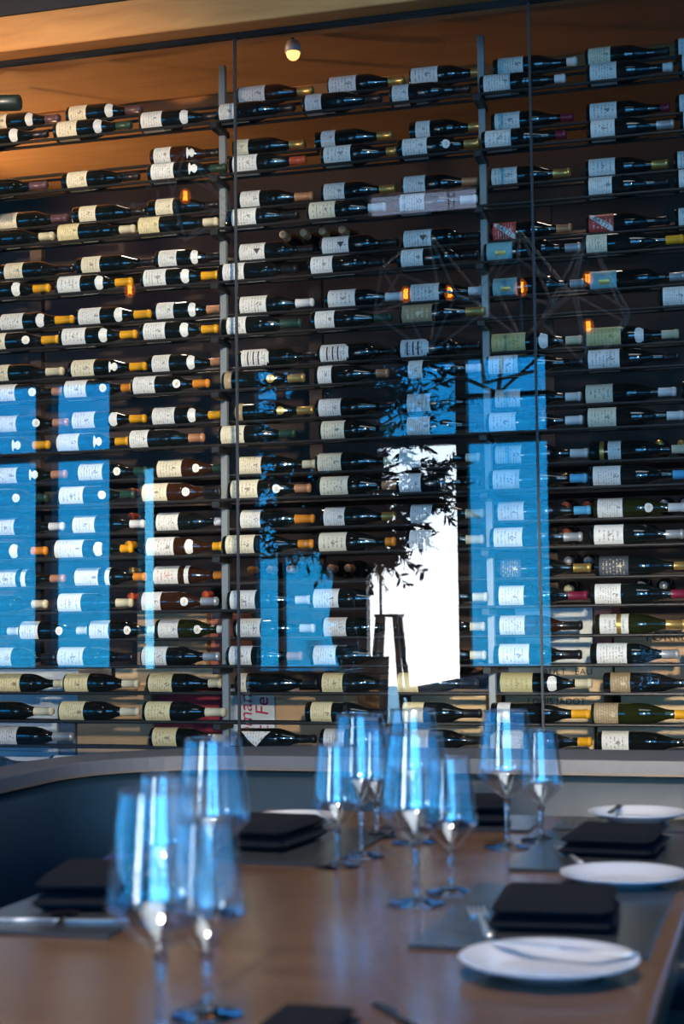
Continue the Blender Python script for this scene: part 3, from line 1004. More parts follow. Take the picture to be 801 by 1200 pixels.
# right-hand stack
crate(-1.09, -.705, .502, .712, M['crate'], 'pine crate under the lettered LOUIS JADOT crate', 'crate')
c = crate(-1.045, -.665, .714, .832, M['crate'], 'pine crate lettered LOUIS JADOT under right bay', 'crate')
text_mesh('lettering', 'LOUIS JADOT', .034, M['print_black'], c, (.01, -.0012, .088), R90, spacing=1.1)
crate(-.60, -.22, .714, .832, M['crate'], 'blank pine crate right of the LOUIS JADOT crate', 'crate')
crate(-.69, -.24, .502, .712, M['crate'], 'pine crate at the bottom right under the blank crate', 'crate')
c = crate(-1.03, -.63, .834, .948, M['crate'], 'pine crate lettered AULT EAU above the LOUIS JADOT crate', 'crate')
text_mesh('lettering', 'AULT · EAU', .034, M['print_black'], c, (.03, -.0012, .082), R90, spacing=1.1)
crate(-.62, -.22, .834, .945, M['crate_tan'], 'tan crate above the blank pine crate', 'crate')
c = crate(-.62, -.20, .947, 1.085, M['crate_tan'], 'tan crate lettered FORRERA topmost of its stack', 'crate')
text_mesh('lettering', 'FORRERA', .050, M['print_black'], c, (.02, -.0012, .10), R90, spacing=1.05)
c = crate(-1.0, -.70, .950, 1.17, M['white_card'], 'pale carton on top of the AULT EAU crate', 'carton', slat=False)
crate(-.695, -.628, .950, 1.17, M['salmon'], 'salmon carton between pale carton and FORRERA crate', 'carton', slat=False)

# ------------------------------------------------------------------ lights hung in the cellar
sp = tag(empty('ceiling_spotlight', (-1.717, 5.45, 3.35)), 'small glowing ceiling spotlight above the middle bay', 'spotlight')
bm = bmesh.new()
tube(bm, (0, 0, 0), (0, 0, -.03), .006)
mesh_obj('stem', bm, M['black'], sp)
bm = bmesh.new()
lathe(bm, [(-.03, 0), (-.03, .022), (-.05, .03), (-.075, .032), (-.075, .028)], 20)
mesh_obj('housing', bm, M['tube_metal'], sp, True)
bm = bmesh.new()
lathe(bm, [(-.105, 0), (-.102, .013), (-.092, .023), (-.078, .027), (-.070, .022)], 20)
mesh_obj('lens', bm, M['spot_lens'], sp, True)
sp = tag(empty('track_spotlight', (-2.419, 4.6, 2.885)), 'dark green cylindrical spotlight at the top left, before the glass', 'spotlight')
bm = bmesh.new()
tube(bm, (-.16, 0, .02), (-.16, 0, CH - 2.885), .008)
mesh_obj('stem', bm, M['black'], sp)
bm = bmesh.new()
tube(bm, (-.23, 0, .010), (0, 0, -.008), .027, n=24)
mesh_obj('housing', bm, pbr('dark_green_lacquer', (.012, .018, .014), .35), sp, True)

# ------------------------------------------------------------------ booth
def arc_path(x0, y_start, yf, r, x_end, n=14):
    """Up along x=x0, quarter turn of radius r, then along y=yf to x_end."""
    p = [(x0, y_start), (x0, (y_start + yf - r) / 2), (x0, yf - r)]
    for i in range(1, n + 1):
        t = pi - (pi / 2) * i / n
        p.append((x0 + r + r * cos(t), yf - r + r * sin(t)))
    p += [((x0 + r + x_end) / 2, yf), (x_end, yf)]
    return p
booth = tag(empty('banquette', (-1.6, 3.54, 0)), 'navy leather banquette wrapping the table with a slate ledge on its back', 'banquette')
def off(path):
    return [(x + 1.6, y - 3.54) for x, y in path]
inner = arc_path(-1.60, .2, 3.54, .34, 1.6)
# travel is up then right, so the outside of the curve lies on the left (+side)
bm = bmesh.new()
sweep(bm, off(inner), [(.02, .42), (.06, .42), (.06, .765), (.02, .765), (0, .74), (-.008, .60), (0, .45)])
mesh_obj('backrest', bm, M['leather'], booth, True)
# ledge with an outside curve wider than the inside one
outer = arc_path(-1.72, .2, 3.83, .55, 1.6)
bm = bmesh.new()
ti, to, bi, bo = [], [], [], []
for (xi, yi), (xo, yo) in zip(off(inner), off(outer)):
    ti.append([bm.verts.new((xi, yi, .770)), bm.verts.new((xi, yi, .796)), bm.verts.new((xi + .004 * (xo > xi) - .004, yi, .800)), bm.verts.new((xo, yo, .800)), bm.verts.new((xo, yo, .770))])
for a, b in zip(ti, ti[1:]):
    for i in range(5):
        j = (i + 1) % 5
        bm.faces.new((a[i], a[j], b[j], b[i]))
bm.faces.new(ti[0][::-1])
bm.faces.new(ti[-1])
bmesh.ops.recalc_face_normals(bm, faces=list(bm.faces))
mesh_obj('ledge', bm, M['ledge'], booth)
bm = bmesh.new()
sweep(bm, off(inner), [(-.0035, .766), (-.0035, .771), (.02, .771), (.02, .766)])
mesh_obj('edge_band', bm, M['ledge_edge'], booth)
bm = bmesh.new()
sweep(bm, off(arc_path(-1.60, .2, 3.54, .34, 1.6)), [(.0, .36), (-.02, .44), (-.06, .46), (-.40, .46), (-.43, .44), (-.43, .36)])
mesh_obj('seat', bm, M['leather'], booth, True)
bm = bmesh.new()
sweep(bm, off(inner), [(.06, 0), (-.36, 0), (-.36, .358), (.06, .358)])
mesh_obj('base', bm, M['black'], booth)
bm = bmesh.new()
sweep(bm, off(inner), [(.065, 0), (.10, 0), (.10, .768), (.065, .768)])
mesh_obj('rear_panel', bm, M['ledge'], booth)

# ------------------------------------------------------------------ dining table
TZ = .75
tb = tag(empty('dining_table', (-.56, 1.69, 0)), 'long brown wooden dining table laid for dinner', 'table')
mesh_obj('tabletop', box_bm(-.44, .435, -1.29, 1.25, .71, TZ, .006, 2), M['table'], tb)
for yy in (-.85, .85):
    mesh_obj('pedestal', box_bm(-.06, .06, yy - .06, yy + .06, .03, .7095, .005, 1), M['black'], tb)
    mesh_obj('foot', box_bm(-.06, .22, yy - .045, yy + .045, 0, .0295, .005, 1), M['black'], tb)

# ---- wine glasses
def wine_glass(name, H, rmax, rrim, zmax, zj, label, foot_r=.038):
    root = empty(name)
    bm = bmesh.new()
    pr = [(zj, .0035), (zj + .004, .008)]
    for i in range(1, 9):
        t = i / 8
        pr.append((zj + .004 + (zmax - zj - .004) * t, .008 + (rmax - .008) * (t ** .82 * .93 + .07 * math.sin(t * pi / 2))))
    for i in range(1, 9):
        t = i / 8
        pr.append((zmax + (H - zmax) * t, rmax + (rrim - rmax) * (t ** 1.25)))
    lathe(bm, pr, 40)
    mesh_obj('bowl', bm, M['wine_glass'], root, True)
    bm = bmesh.new()
    lathe(bm, [(H - .0012, rrim - .0008), (H - .0012, rrim + .0008), (H + .0008, rrim + .0008), (H + .0008, rrim - .0008), (H - .0012, rrim - .0008)], 40)
    mesh_obj('rim', bm, M['crystal'], root, True)
    bm = bmesh.new()
    lathe(bm, [(.0085, 0), (.0085, .0045), (.02, .0042), (zj * .55, .0038), (zj - .012, .0045), (zj - .002, .0065), (zj - .001, 0)], 20)
    mesh_obj('stem', bm, M['crystal'], root, True)
    bm = bmesh.new()
    lathe(bm, [(0, 0), (0, foot_r - .002), (.001, foot_r), (.002, foot_r - .001), (.004, foot_r * .5), (.008, .008), (.0084, 0)], 32)
    mesh_obj('foot', bm, M['crystal'], root, True)
    return root
big = wine_glass('wine_glass', .221, .048, .0365, .118, .078, '')
small = wine_glass('wine_glass', .182, .0375, .0285, .092, .058, '', .035)
GLASSES = [
    ('B', -.540, 1.295, 'tall empty wine glass closest to the camera, its foot below the frame'),
    ('S', -.534, 1.395, 'short empty wine glass overlapping the tall one closest to the camera'),
    ('B', -.708, 1.875, 'tall empty wine glass just behind the front pair on the table'),
    ('S', -.745, 1.80, 'short empty wine glass hidden behind the tall front glass'),
    ('S', -.659, 2.276, 'short wine glass at the corner of the far window-side placemat'),
    ('B', -.649, 2.379, 'tall wine glass behind the short one at the far window-side placemat'),
    ('S', -.682, 2.600, 'short wine glass half hidden behind the tall glass near the banquette'),
    ('B', -.471, 1.998, 'tall wine glass of the centre pair beside the big placemat'),
    ('S', -.444, 2.090, 'short wine glass of the centre pair, its foot touching the big placemat'),
    ('B', -.601, 2.54, 'tall wine glass standing behind the centre pair'),
    ('B', -.440, 2.515, 'tall wine glass of the pair beside the second placemat'),
    ('S', -.398, 2.605, 'short wine glass of the pair beside the second placemat'),
]
used = set()
for kind, x, y, lb in GLASSES:
    src = big if kind == 'B' else small
    if kind in used:
        o = copy_tree(src, (x, y, TZ + .0002), random.random() * 6)
    else:
        o = src
        o.location = (x, y, TZ + .0002)
        used.add(kind)
    tag(o, lb, 'wine glass', 'wine glasses on the table')

# ---- placemats, napkins, plates, cutlery
def placemat(x0, x1, y0, y1, label):
    cx, cy = (x0 + x1) / 2, (y0 + y1) / 2
    o = mesh_obj('placemat', box_bm(x0 - cx, x1 - cx, y0 - cy, y1 - cy, 0, .004, .0015, 2), M['mat'])
    o.location = (cx, cy, TZ + .0002)
    return tag(o, label, 'placemat', 'dark placemats')
MZ = TZ + .0044
placemat(-.418, -.150, 1.725, 2.15, 'dark placemat under the closest black napkin and side plate')
placemat(-.400, -.150, 2.285, 2.70, 'dark placemat second along, under the middle black napkin')
placemat(-.955, -.665, 2.27, 2.66, 'dark placemat beyond the short glass on the window side')
placemat(-.985, -.775, 1.700, 2.10, 'dark placemat at the frame edge with knife and spoon')
placemat(-.70, -.435, 2.70, 2.90, 'dark placemat at the far end before the banquette')
placemat(-.40, -.17, 2.74, 2.90, 'dark placemat at the far corner under the farthest plate')

def napkin(x, y, z, w, d, h, rot, label, mat=None, layers=2):
    """Linen folded over itself: soft layers joined by a rolled edge."""
    bm = bmesh.new()
    nx, ny = 14, 12
    lh = h / layers
    for k in range(layers):
        top, bot = [], []
        sh = .004 * k
        for i in range(nx + 1):
            for j in range(ny + 1):
                u, v = i / nx * 2 - 1, j / ny * 2 - 1
                e = max(abs(u), abs(v))
                dome = math.sqrt(max(0, 1 - max(0, (e - .72) / .28) ** 2.4))
                xx, yy = u * (w / 2 - sh), v * (d / 2 - sh * .7)
                wob = .0014 * sin(7 * u + 3 * v + k) * (1 - e)
                zt = lh * (k + .5) + lh * .47 * dome + wob
                zb = lh * (k + .5) - lh * .47 * dome + (0 if k == 0 else wob)
                top.append(bm.verts.new((xx, yy, zt)))
                bot.append(bm.verts.new((xx, yy, max(0, zb))))
        W_ = ny + 1
        for i in range(nx):
            for j in range(ny):
                a = i * W_ + j
                bm.faces.new((top[a], top[a + W_], top[a + W_ + 1], top[a + 1]))
                bm.faces.new((bot[a], bot[a + 1], bot[a + W_ + 1], bot[a + W_]))
        ring = [i * W_ for i in range(nx + 1)] + [nx * W_ + j for j in range(1, ny + 1)] + [i * W_ + ny for i in range(nx - 1, -1, -1)] + [j for j in range(ny - 1, 0, -1)]
        for q in range(len(ring)):
            a, b = ring[q], ring[(q + 1) % len(ring)]
            bm.faces.new((bot[a], bot[b], top[b], top[a]))
    o = mesh_obj('napkin', bm, mat or M['napkin'], None, True)
    o.location = (x, y, z)
    o.rotation_euler = (0, 0, rot)
    return tag(o, label, 'napkin', 'folded napkins')
napkin(-.275, 1.905, MZ, .150, .175, .034, radians(4), 'folded black napkin on the placemat closest to the camera')
napkin(-.265, 2.500, MZ, .150, .190, .034, radians(-3), 'folded black napkin on the second placemat along')
napkin(-.560, 2.80, MZ, .150, .15, .045, radians(8), 'folded black napkin at the far end before the banquette')
napkin(-.835, 2.455, MZ, .150, .19, .042, radians(-6), 'folded black napkin by the far window-side glasses')
napkin(-.885, 1.905, MZ, .130, .17, .046, radians(12), 'folded black napkin behind the tall front glass')
napkin(-.975, 2.175, TZ + .0002, .05, .09, .020, radians(10), 'small blue folded cloth at the edge of the table', M['blue_napkin'], 2)

def plate(x, y, z, r, label):
    bm = bmesh.new()
    k = r / .09
    lathe(bm, [(.0015, 0), (.0015, .040 * k), (0, .044 * k), (0, .050 * k), (.004, .056 * k), (.011, .076 * k), (.0165, .089 * k), (.0185, .0905 * k),
               (.0185, .0885 * k), (.013, .074 * k), (.0065, .055 * k), (.0055, .048 * k), (.0055, 0)], 56)
    o = mesh_obj('side_plate', bm, M['china'], None, True)
    o.location = (x, y, z)
    return tag(o, label, 'plate', 'white side plates')
napkin(-.422, 1.335, TZ + .0002, .078, .13, .018, 0, 'thin black folded cloth at the bottom edge of the view')
plate(-.245, 1.635, TZ + .0003, .094, 'white side plate closest to the camera with a butter knife across')
plate(-.222, 2.195, TZ + .0003, .088, 'white side plate second from the camera beside the middle napkin')
plate(-.262, 2.85, MZ + .0003, .088, 'white side plate farthest away at the corner by the banquette')
plate(-.862, 2.715, TZ + .0003, .080, 'white side plate beyond the napkin on the window side')

def cutlery(kind, p, q, z0, z1, mat, label):
    """p = handle end, q = working end (x, y); rests at heights z0, z1."""
    P0, P1 = Vector((p[0], p[1], z0)), Vector((q[0], q[1], z1))
    L = (P1 - P0).length
    root = empty('table_' + kind, P0)
    d = (P1 - P0).normalized()
    root.rotation_euler = d.to_track_quat('X', 'Z').to_euler()
    bm = bmesh.new()
    hl = L * .52
    pts = [(0, .004), (.012, .0062), (hl * .5, .0050), (hl, .0030)]
    vs = []
    for x, w in pts:
        vs.append([bm.verts.new((x, w * s, t)) for s, t in ((-1, .0006), (-.7, .0026), (.7, .0026), (1, .0006), (.6, 0), (-.6, 0))])
    for a, b in zip(vs, vs[1:]):
        for i in range(6):
            j = (i + 1) % 6
            bm.faces.new((a[i], b[i], b[j], a[j]))
    bm.faces.new(vs[0])
    bm.faces.new(vs[-1][::-1])
    mesh_obj('handle', bm, mat, root, True)
    bm = bmesh.new()
    if kind == 'knife':
        out_ = [(hl, -.003), (L * .62, -.0075), (L * .9, -.0085), (L, 0), (L * .98, .003), (hl, .003)]
        a = [bm.verts.new((x, y, .0005)) for x, y in out_]
        b = [bm.verts.new((x, y, .0022)) for x, y in out_]
        bm.faces.new(a[::-1])
        bm.faces.new(b)
        for i in range(6):
            j = (i + 1) % 6
            bm.faces.new((a[i], a[j], b[j], b[i]))
        mesh_obj('blade', bm, mat, root)
    elif kind == 'fork':
        box(bm, hl, L * .72, -.0025, .0025, .0006, .0024)
        box(bm, L * .72, L * .78, -.011, .011, .0006, .0024)
        for i in range(4):
            y = -.0095 + i * .0063
            box(bm, L * .78, L, y - .0013, y + .0013, .0006, .0024)
        mesh_obj('tines', bm, mat, root)
    else:
        n = 16
        c = bm.verts.new((L * .85, 0, -.001 + .002))
        r1 = [bm.verts.new((L * .85 + L * .16 * cos(2 * pi * i / n), .019 * sin(2 * pi * i / n), .004)) for i in range(n)]
        for i in range(n):
            bm.faces.new((c, r1[i], r1[(i + 1) % n]))
        box(bm, hl, L * .72, -.0025, .0025, .0006, .0024)
        mesh_obj('bowl', bm, mat, root, True)
    return tag(root, label, kind, 'cutlery on the table')
cutlery('fork', (-.335, 1.785), (-.385, 1.955), MZ + .0004, MZ + .0004, M['silver'], 'silver fork on the closest placemat, tips past the plate')
cutlery('fork', (-.300, 2.345), (-.352, 2.50), MZ + .0004, MZ + .0004, M['silver'], 'silver fork on the second placemat beside the middle plate')
cutlery('knife', (-.155, 1.655), (-.315, 1.685), TZ + .0192, TZ + .0192, M['silver'], 'butter knife lying across the plate closest to the camera')
cutlery('knife', (-.305, 2.80), (-.300, 2.92), MZ + .0194, MZ + .0194, M['dark_cutlery'], 'black butter knife standing out on the farthest plate')
cutlery('knife', (-.980, 1.745), (-.785, 1.785), MZ + .0004, MZ + .0004, M['silver'], 'bright silver knife on the placemat at the frame edge')
cutlery('spoon', (-.855, 1.730), (-.885, 1.815), MZ + .0004, MZ + .0004, M['dark_cutlery'], 'dark spoon across the placemat at the frame edge')
cutlery('knife', (-.325, 1.385), (-.391, 1.470), TZ + .0004, TZ + .0004, M['dark_cutlery'], 'black knife poking in at the bottom edge of the view')

# ---- chair pushed in at the near corner
ch = tag(empty('dining_chair', (.22, 1.55, 0)), 'black dining chair beside the near edge of the table', 'chair')
mesh_obj('seat', box_bm(-.21, .21, -.21, .21, .43, .48, .015, 3), M['napkin'], ch)
for sx in (-1, 1):
    for sy in (-1, 1):
        bm = bmesh.new()
        tube(bm, (sx * .19, sy * .19, 0), (sx * .18, sy * .18, .4295), .014, .018)
        mesh_obj('leg', bm, M['black'], ch)
bm = box_bm(.185, .225, -.2, .2, .485, .70, .012, 2)
mesh_obj('backrest', bm, M['napkin'], ch)

# ------------------------------------------------------------------ behind the camera (seen mirrored in the glass)
# second table by the windows
t2 = tag(empty('dining_table', (-3.72, -1.15, 0)), 'dining table by the windows, seen mirrored in the glass', 'table')
mesh_obj('tabletop', box_bm(-.50, .50, -.36, .36, .71, .75, .006, 2), M['table'], t2)
for sx in (-1, 1):
    mesh_obj('leg', box_bm(sx * .4 - .05, sx * .4 + .05, -.05, .05, 0, .7095), M['black'], t2)
for x, y, lb in ((-3.551, -1.20, 'mirrored tall glass, first on the window table'), (-3.470, -1.12, 'mirrored tall glass, second on the window table'),
                 (-3.307, -1.18, 'mirrored tall glass, third on the window table'), (-3.225, -1.26, 'mirrored tall glass, last on the window table')):
    o = copy_tree(big, (x, y, TZ + .0002), 1)
    tag(o, lb, 'wine glass', 'glasses on the window table')

# potted olive tree
tree = tag(empty('potted_olive_tree', (-3.39, -2.2, 0)), 'olive tree in a terracotta pot before the open terrace door', 'tree')
bm = bmesh.new()
vs0 = [(-.17, -.17), (.17, -.17), (.17, .17), (-.17, .17)]
lo_ = [bm.verts.new((x * .85, y * .85, 0)) for x, y in vs0]
hi_ = [bm.verts.new((x, y, .82)) for x, y in vs0]
hi2 = [bm.verts.new((x * .88, y * .88, .82)) for x, y in vs0]
hi3 = [bm.verts.new((x * .86, y * .86, .74)) for x, y in vs0]
bm.faces.new(lo_[::-1])
for A_, B_ in ((lo_, hi_), (hi_, hi2), (hi2, hi3)):
    for i in range(4):
        j = (i + 1) % 4
        bm.faces.new((A_[i], A_[j], B_[j], B_[i]))
mesh_obj('planter', bm, M['terracotta'], tree)
mesh_obj('soil', box_bm(-.145, .145, -.145, .145, .70, .74), M['soil'], tree)
rt = random.Random(3)
bm = bmesh.new()
trunk_pts = [(-.18, 0, .74), (-.20, .01, 1.1), (-.17, 0, 1.45), (-.21, .02, 1.8), (-.16, 0, 2.2), (-.10, .02, 2.6), (-.08, 0, 3.1)]
trunk_pts = [(x + .08 if z < .8 else x, y, z) for x, y, z in trunk_pts]
rad = [.12, .11, .10, .085, .06, .045, .02]
for (a, b), (r0, r1) in zip(zip(trunk_pts, trunk_pts[1:]), zip(rad, rad[1:])):
    tube(bm, a, b, r0, r1, 10)
tips = []
CR = dict(x0=-.95, x1=.92, z0=1.45, z1=3.72)
def on_trunk(z):
    for a, b in zip(trunk_pts, trunk_pts[1:]):
        if a[2] <= z <= b[2]:
            return Vector(a).lerp(Vector(b), (z - a[2]) / (b[2] - a[2]))
    return Vector(trunk_pts[-1])
sprays = []
while len(sprays) < 300:      # ends of the branches fill a rounded crown
    u = Vector((rt.uniform(-1, 1), rt.uniform(-1, 1), rt.uniform(-1, 1)))
    if abs(u.x) ** 3 + abs(u.y) ** 2 + abs(u.z) ** 3 < 1 and (u.x < .25 or rt.random() < .30):
        sprays.append(Vector((-.06 + u.x * .95, u.y * .5, 2.66 + u.z * 1.06)))
sprays += [Vector((rt.uniform(-.85, -.25), rt.uniform(-.2, .2), rt.uniform(1.62, 1.95))) for _ in range(16)]
sprays += [Vector((rt.uniform(.02, .42), rt.uniform(-.2, .2), rt.uniform(1.55, 2.0))) for _ in range(14)]
sprays += [Vector((rt.uniform(.3, .8), rt.uniform(-.2, .2), rt.uniform(2.0, 2.5))) for _ in range(14)]
for e in sprays:
    b = on_trunk(min(3.0, max(1.9, e.z - rt.uniform(.1, .5))))
    m_ = b.lerp(e, .55) + Vector((0, 0, rt.uniform(.03, .12)))
    tube(bm, b, m_, .012, .007, 5, caps=False)
    tube(bm, m_, e, .007, .003, 5, caps=False)
    tips.append((m_.lerp(e, .2), e))
    for _ in range(2):
        f_ = e + Vector((rt.uniform(-.2, .2), rt.uniform(-.15, .15), rt.uniform(-.24, .12)))
        tube(bm, m_.lerp(e, .6), f_, .004, .002, 4, caps=False)
        tips.append((m_.lerp(e, .6), f_))
mesh_obj('trunk', bm, M['bark'], tree, True)
bm = bmesh.new()
for p, q in tips:
    for k in range(15):
        c = p.lerp(q, rt.random())
        d = (Vector((rt.uniform(-1, 1), rt.uniform(-1, 1), rt.uniform(-.9, .8))) + (q - p).normalized() * .6).normalized()
        ln = rt.uniform(.075, .125)
        s = d.orthogonal().normalized()
        s = (Matrix.Rotation(rt.uniform(0, pi), 3, d) @ s) * ln * .12
        nrm = d.cross(s).normalized() * ln * .05
        v = [bm.verts.new(c), bm.verts.new(c + d * ln * .35 + s + nrm), bm.verts.new(c + d * ln * .7 + s * .8 + nrm), bm.verts.new(c + d * ln),
             bm.verts.new(c + d * ln * .7 - s * .8 + nrm), bm.verts.new(c + d * ln * .35 - s + nrm)]
        bm.faces.new(v)
mesh_obj('foliage', bm, M['leaf'], tree)

# tall stand on the terrace
st = tag(empty('plant_stand', (-3.93, -5.2, -.02)), 'tall dark stand with splayed legs out on the terrace', 'stand')
mesh_obj('top', box_bm(-.13, .13, -.13, .13, 1.18, 1.21, .004, 1), M['black'], st)
for sx in (-1, 1):
    for sy in (-1, 1):
        bm = bmesh.new()
        tube(bm, (sx * .19, sy * .19, 0), (sx * .09, sy * .09, 1.18), .028, .032, 8)
        mesh_obj('leg', bm, M['black'], st)
pl = empty('terrace_pole', (-3.90, -4.75, -.02))
bm = bmesh.new()
tube(bm, (0, 0, 0.02), (0, 0, 2.4), .014, .014, 10)
mesh_obj('pole', bm, M['black'], pl)
bm = bmesh.new()
lathe(bm, [(0, 0), (0, .16), (.02, .15), (.03, .02), (.03, 0)], 24)
mesh_obj('base', bm, M['black'], pl, True)
tag(pl, 'thin dark pole on a round base before the terrace stand', 'pole')

# pendants: faceted tube cages round amber filament bulbs
def pendant(x, y, z, lines, label, bulbs=((0, 0, 0),)):
    p = tag(empty('pendant_lamp', (x, y, z)), label, 'pendant lamp', 'cage pendants over the dining room')
    bm = bmesh.new()
    for a, b, r in lines:
        tube(bm, a, b, r, n=8)
    mesh_obj('cage', bm, M['tube_metal'], p)
    for bx, by, bz in bulbs:
        bm = bmesh.new()
        tube(bm, (bx, by, bz + .085), (bx, by, CH - z), .004, n=6)
        mesh_obj('cord', bm, M['black'], p)
        bm = bmesh.new()
        lathe(bm, [(.045, 0), (.045, .016), (.085, .018), (.085, 0)], 14, 'Z', (bx, by, bz))
        mesh_obj('socket', bm, M['black'], p, True)
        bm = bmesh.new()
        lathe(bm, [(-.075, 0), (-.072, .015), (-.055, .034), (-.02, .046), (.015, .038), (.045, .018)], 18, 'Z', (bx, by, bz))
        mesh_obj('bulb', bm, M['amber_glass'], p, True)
        bm = bmesh.new()
        for k in range(4):
            a = k * pi / 2
            tube(bm, (bx + .012 * cos(a), by + .012 * sin(a), bz - .045), (bx + .012 * cos(a), by + .012 * sin(a), bz + .025), .004, n=6)
        mesh_obj('filament', bm, M['bulb'], p)
    return p
def cage(r, h, tw, rad=.011):
    top, mid, bot = (0, 0, h), [], (0, 0, -h)
    for k in range(5):
        a = tw + 2 * pi * k / 5
        mid.append((r * cos(a), r * sin(a), h * .25 * (1 if k % 2 else -1)))
    L = []
    for k in range(5):
        L += [(top, mid[k], rad), (bot, mid[k], rad), (mid[k], mid[(k + 1) % 5], rad)]
    return L
PY_ = -.6
pendant(-4.353, PY_, 4.442, cage(.42, .36, .3), 'amber bulb pendant mirrored above the yellow capsules')
pendant(-4.821, PY_, 3.737, [((-.05, 0, .09), (.05, 0, .09), .004)], 'bare amber bulb mirrored over a yellow capsule')
pendant(-2.44, PY_, 3.543, cage(.46, .46, .9), 'pendant with two amber bulbs mirrored in the middle bay', ((-.169, 0, .005), (.166, 0, -.006)))
pendant(-1.558, .6, 3.274, cage(.34, .36, .2), 'amber bulb pendant mirrored over a teal label')
pendant(-1.403, -1.8, 3.636, cage(.38, .55, .5), 'pendant with two amber bulbs one above the other', ((0, 0, .196), (.002, .05, -.196)))
# big zig-zag frame hanging before the last blue window
fr_ = tag(empty('hanging_frame', (-2.3, -2.9, 3.2)), 'zig-zag black tube frame hanging before the blue window', 'hanging frame')
pts = {'a': (-1.217, .1, .437), 'b': (-.248, 0, .012), 'c': (-.037, 0, -.098), 'd': (.292, .05, .156), 'e': (.29, .05, .073), 'f': (-.157, 0, -.001),
       'g': (.008, -.05, .271), 'h': (-.202, -.05, .451), 'i': (-.42, -.1, .75), 'j': (.552, 0, .478)}
bm = bmesh.new()
for a, b, r in (('a', 'b', .017), ('b', 'c', .017), ('c', 'd', .014), ('f', 'e', .014), ('c', 'g', .018), ('f', 'h', .018), ('h', 'i', .014), ('g', 'i', .014), ('d', 'j', .014)):
    tube(bm, pts[a], pts[b], r, n=8)
mesh_obj('tube_frame', bm, M['black'], fr_)
for q in ('a', 'j', 'i'):
    bm = bmesh.new()
    tube(bm, pts[q], (pts[q][0], pts[q][1], CH - 3.2), .004, n=6)
    mesh_obj('cable', bm, M['black'], fr_)

# ------------------------------------------------------------------ light
w = bpy.data.worlds.new('hazy_sky')
scene.world = w
w.use_nodes = True
nt = w.node_tree
for n in list(nt.nodes):
    nt.nodes.remove(n)
tc = N(nt, 'ShaderNodeTexCoord')
sx = N(nt, 'ShaderNodeSeparateXYZ')
nt.links.new(tc.outputs['Generated'], sx.inputs[0])
mr = N(nt, 'ShaderNodeMapRange')
mr.inputs['From Min'].default_value = -.02
mr.inputs['From Max'].default_value = .28
nt.links.new(sx.outputs['Z'], mr.inputs['Value'])
cr = N(nt, 'ShaderNodeValToRGB')
cr.color_ramp.elements[0].color = (1, 1, 1, 1)
cr.color_ramp.elements[1].color = (.30, .64, 1, 1)
nt.links.new(mr.outputs[0], cr.inputs['Fac'])
bg = N(nt, 'ShaderNodeBackground', Strength=15)
nt.links.new(cr.outputs['Color'], bg.inputs['Color'])
wo = N(nt, 'ShaderNodeOutputWorld')
nt.links.new(bg.outputs[0], wo.inputs['Surface'])

def area(name, loc, rot, sx_, sy_, power=0, col=(1, 1, 1), portal=False, spread=None):
    l = bpy.data.lights.new(name, 'AREA')
    l.shape = 'RECTANGLE'
    l.size, l.size_y = sx_, sy_
    l.energy = power
    l.color = col
    if spread:
        l.spread = spread
    if portal:
        l.cycles.is_portal = True
    o = bpy.data.objects.new(name, l)
    COL.objects.link(o)
    o.location = loc
    o.rotation_euler = rot
    return o
for i, o in enumerate(OPEN):
    if i == 2:
        continue
    area('window_light', ((o[0] + o[1]) / 2, WY - .22, (o[2] + o[3]) / 2), (pi / 2, 0, 0), o[1] - o[0], o[3] - o[2], portal=True)

for xx, rz in ((XL - .1, -pi / 2), (XR + .1, pi / 2)):
    area('window_light', (xx, (SIDE[0] + SIDE[1]) / 2, (SIDE[2] + SIDE[3]) / 2), (pi / 2, 0, rz), SIDE[1] - SIDE[0], SIDE[3] - SIDE[2], portal=True)

def spot(name, loc, target, power, col, size=60, blend=.6, rad=.05):
    l = bpy.data.lights.new(name, 'SPOT')
    l.energy = power
    l.color = col
    l.spot_size = radians(size)
    l.spot_blend = blend
    l.shadow_soft_size = rad
    o = bpy.data.objects.new(name, l)
    COL.objects.link(o)
    o.location = loc
    d = Vector(target) - Vector(loc)
    o.rotation_euler = d.to_track_quat('-Z', 'Y').to_euler()
    return o
WARM = (1, .80, .56)
spot('track_light', (1.0, -1.5, 3.4), (-2.85, 5.5, 2.15), 3600, (1, .80, .55), 20, .7, .06)
spot('track_light', (2.2, -1.6, 3.3), (-1.25, 5.5, 2.0), 430, (.95, .97, .94), 24, .9, .06)  # added cool fill on the middle and right labels, no fixture
spot('track_light', (-2.6, 2.2, 5.3), (-2.5, 5.5, 1.2), 50, (1, .88, .72), 36, .9, .05)
spot('beam_light', (-4.6, 4.1, 2.7), (-3.15, 5.15, 3.33), 330, (1, .62, .30), 52, 1, .06)
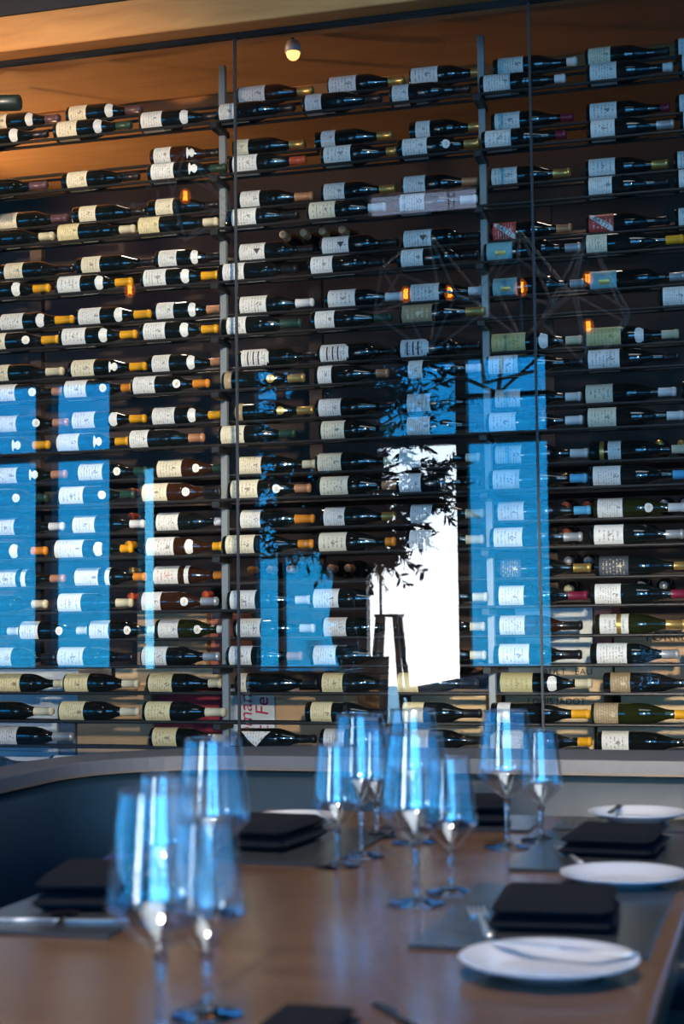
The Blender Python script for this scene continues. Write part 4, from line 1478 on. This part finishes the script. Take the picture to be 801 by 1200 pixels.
spot('soffit_light', (-3.9, 6.2, 2.6), (-3.0, 6.2, 3.35), 75, (1, .66, .36), 110, 1, .08)
spot('cellar_fill', (-2.6, 6.05, 3.25), (-2.6, 6.4, 1.0), 55, (1, .85, .68), 110, 1, .08)  # unseen fill added to lift the crates and back wall
spot('cellar_fill', (-.7, 6.05, 3.25), (-.7, 6.4, 1.0), 22, (1, .78, .62), 110, 1, .08)  # weaker added fill for the right-hand side of the cellar
spot('wall_light', (.30, -.7, 1.75), (-.75, 6.0, .78), 2300, (1, .84, .62), 15, .7, .10)  # added warm fill, free in the room, brightens the right-hand crates
spot('wall_light', (.55, -.9, 1.85), (-2.35, 6.0, .80), 1500, (1, .86, .66), 18, .7, .10)  # matching added fill for the left-hand cases
spot('table_fill', (-.5, .6, 5.4), (-.55, 1.9, .75), 760, (1, .78, .56), 46, .9, .12)  # added warm overhead fill to brighten the tabletop, no lamp there
area('ceiling_panel_light', (.6, 1.2, 5.6), (0, 0, 0), 2.4, 2.4, 80, (.82, .92, 1))  # unseen soft fill added above the foreground, not a ceiling fitting

# ------------------------------------------------------------------ camera
cam = bpy.data.cameras.new('camera')
cam.sensor_fit = 'VERTICAL'
cam.sensor_height = 36
cam.sensor_width = 24
cam.lens = 36 * 1806.6 / 1200
cam.clip_start = .05
cam.clip_end = 100
cam.dof.use_dof = True
cam.dof.focus_distance = 5.7
cam.dof.aperture_fstop = 5.6
co = bpy.data.objects.new('camera', cam)
COL.objects.link(co)
co.matrix_world = Matrix.Translation((0, 0, 1.12)) @ Matrix.Rotation(.2763, 4, 'Z') @ Matrix.Rotation(pi / 2 + .0709, 4, 'X') @ Matrix.Rotation(-.0117, 4, 'Z')
scene.camera = co

scene.view_settings.view_transform = 'Standard'
scene.view_settings.look = 'None'
scene.view_settings.exposure = 0
cy = scene.cycles
cy.use_denoising = True
cy.max_bounces = 16
cy.diffuse_bounces = 3
cy.glossy_bounces = 5
cy.transmission_bounces = 12
cy.transparent_max_bounces = 32
cy.sample_clamp_indirect = 6
cy.caustics_reflective = False
cy.caustics_refractive = False
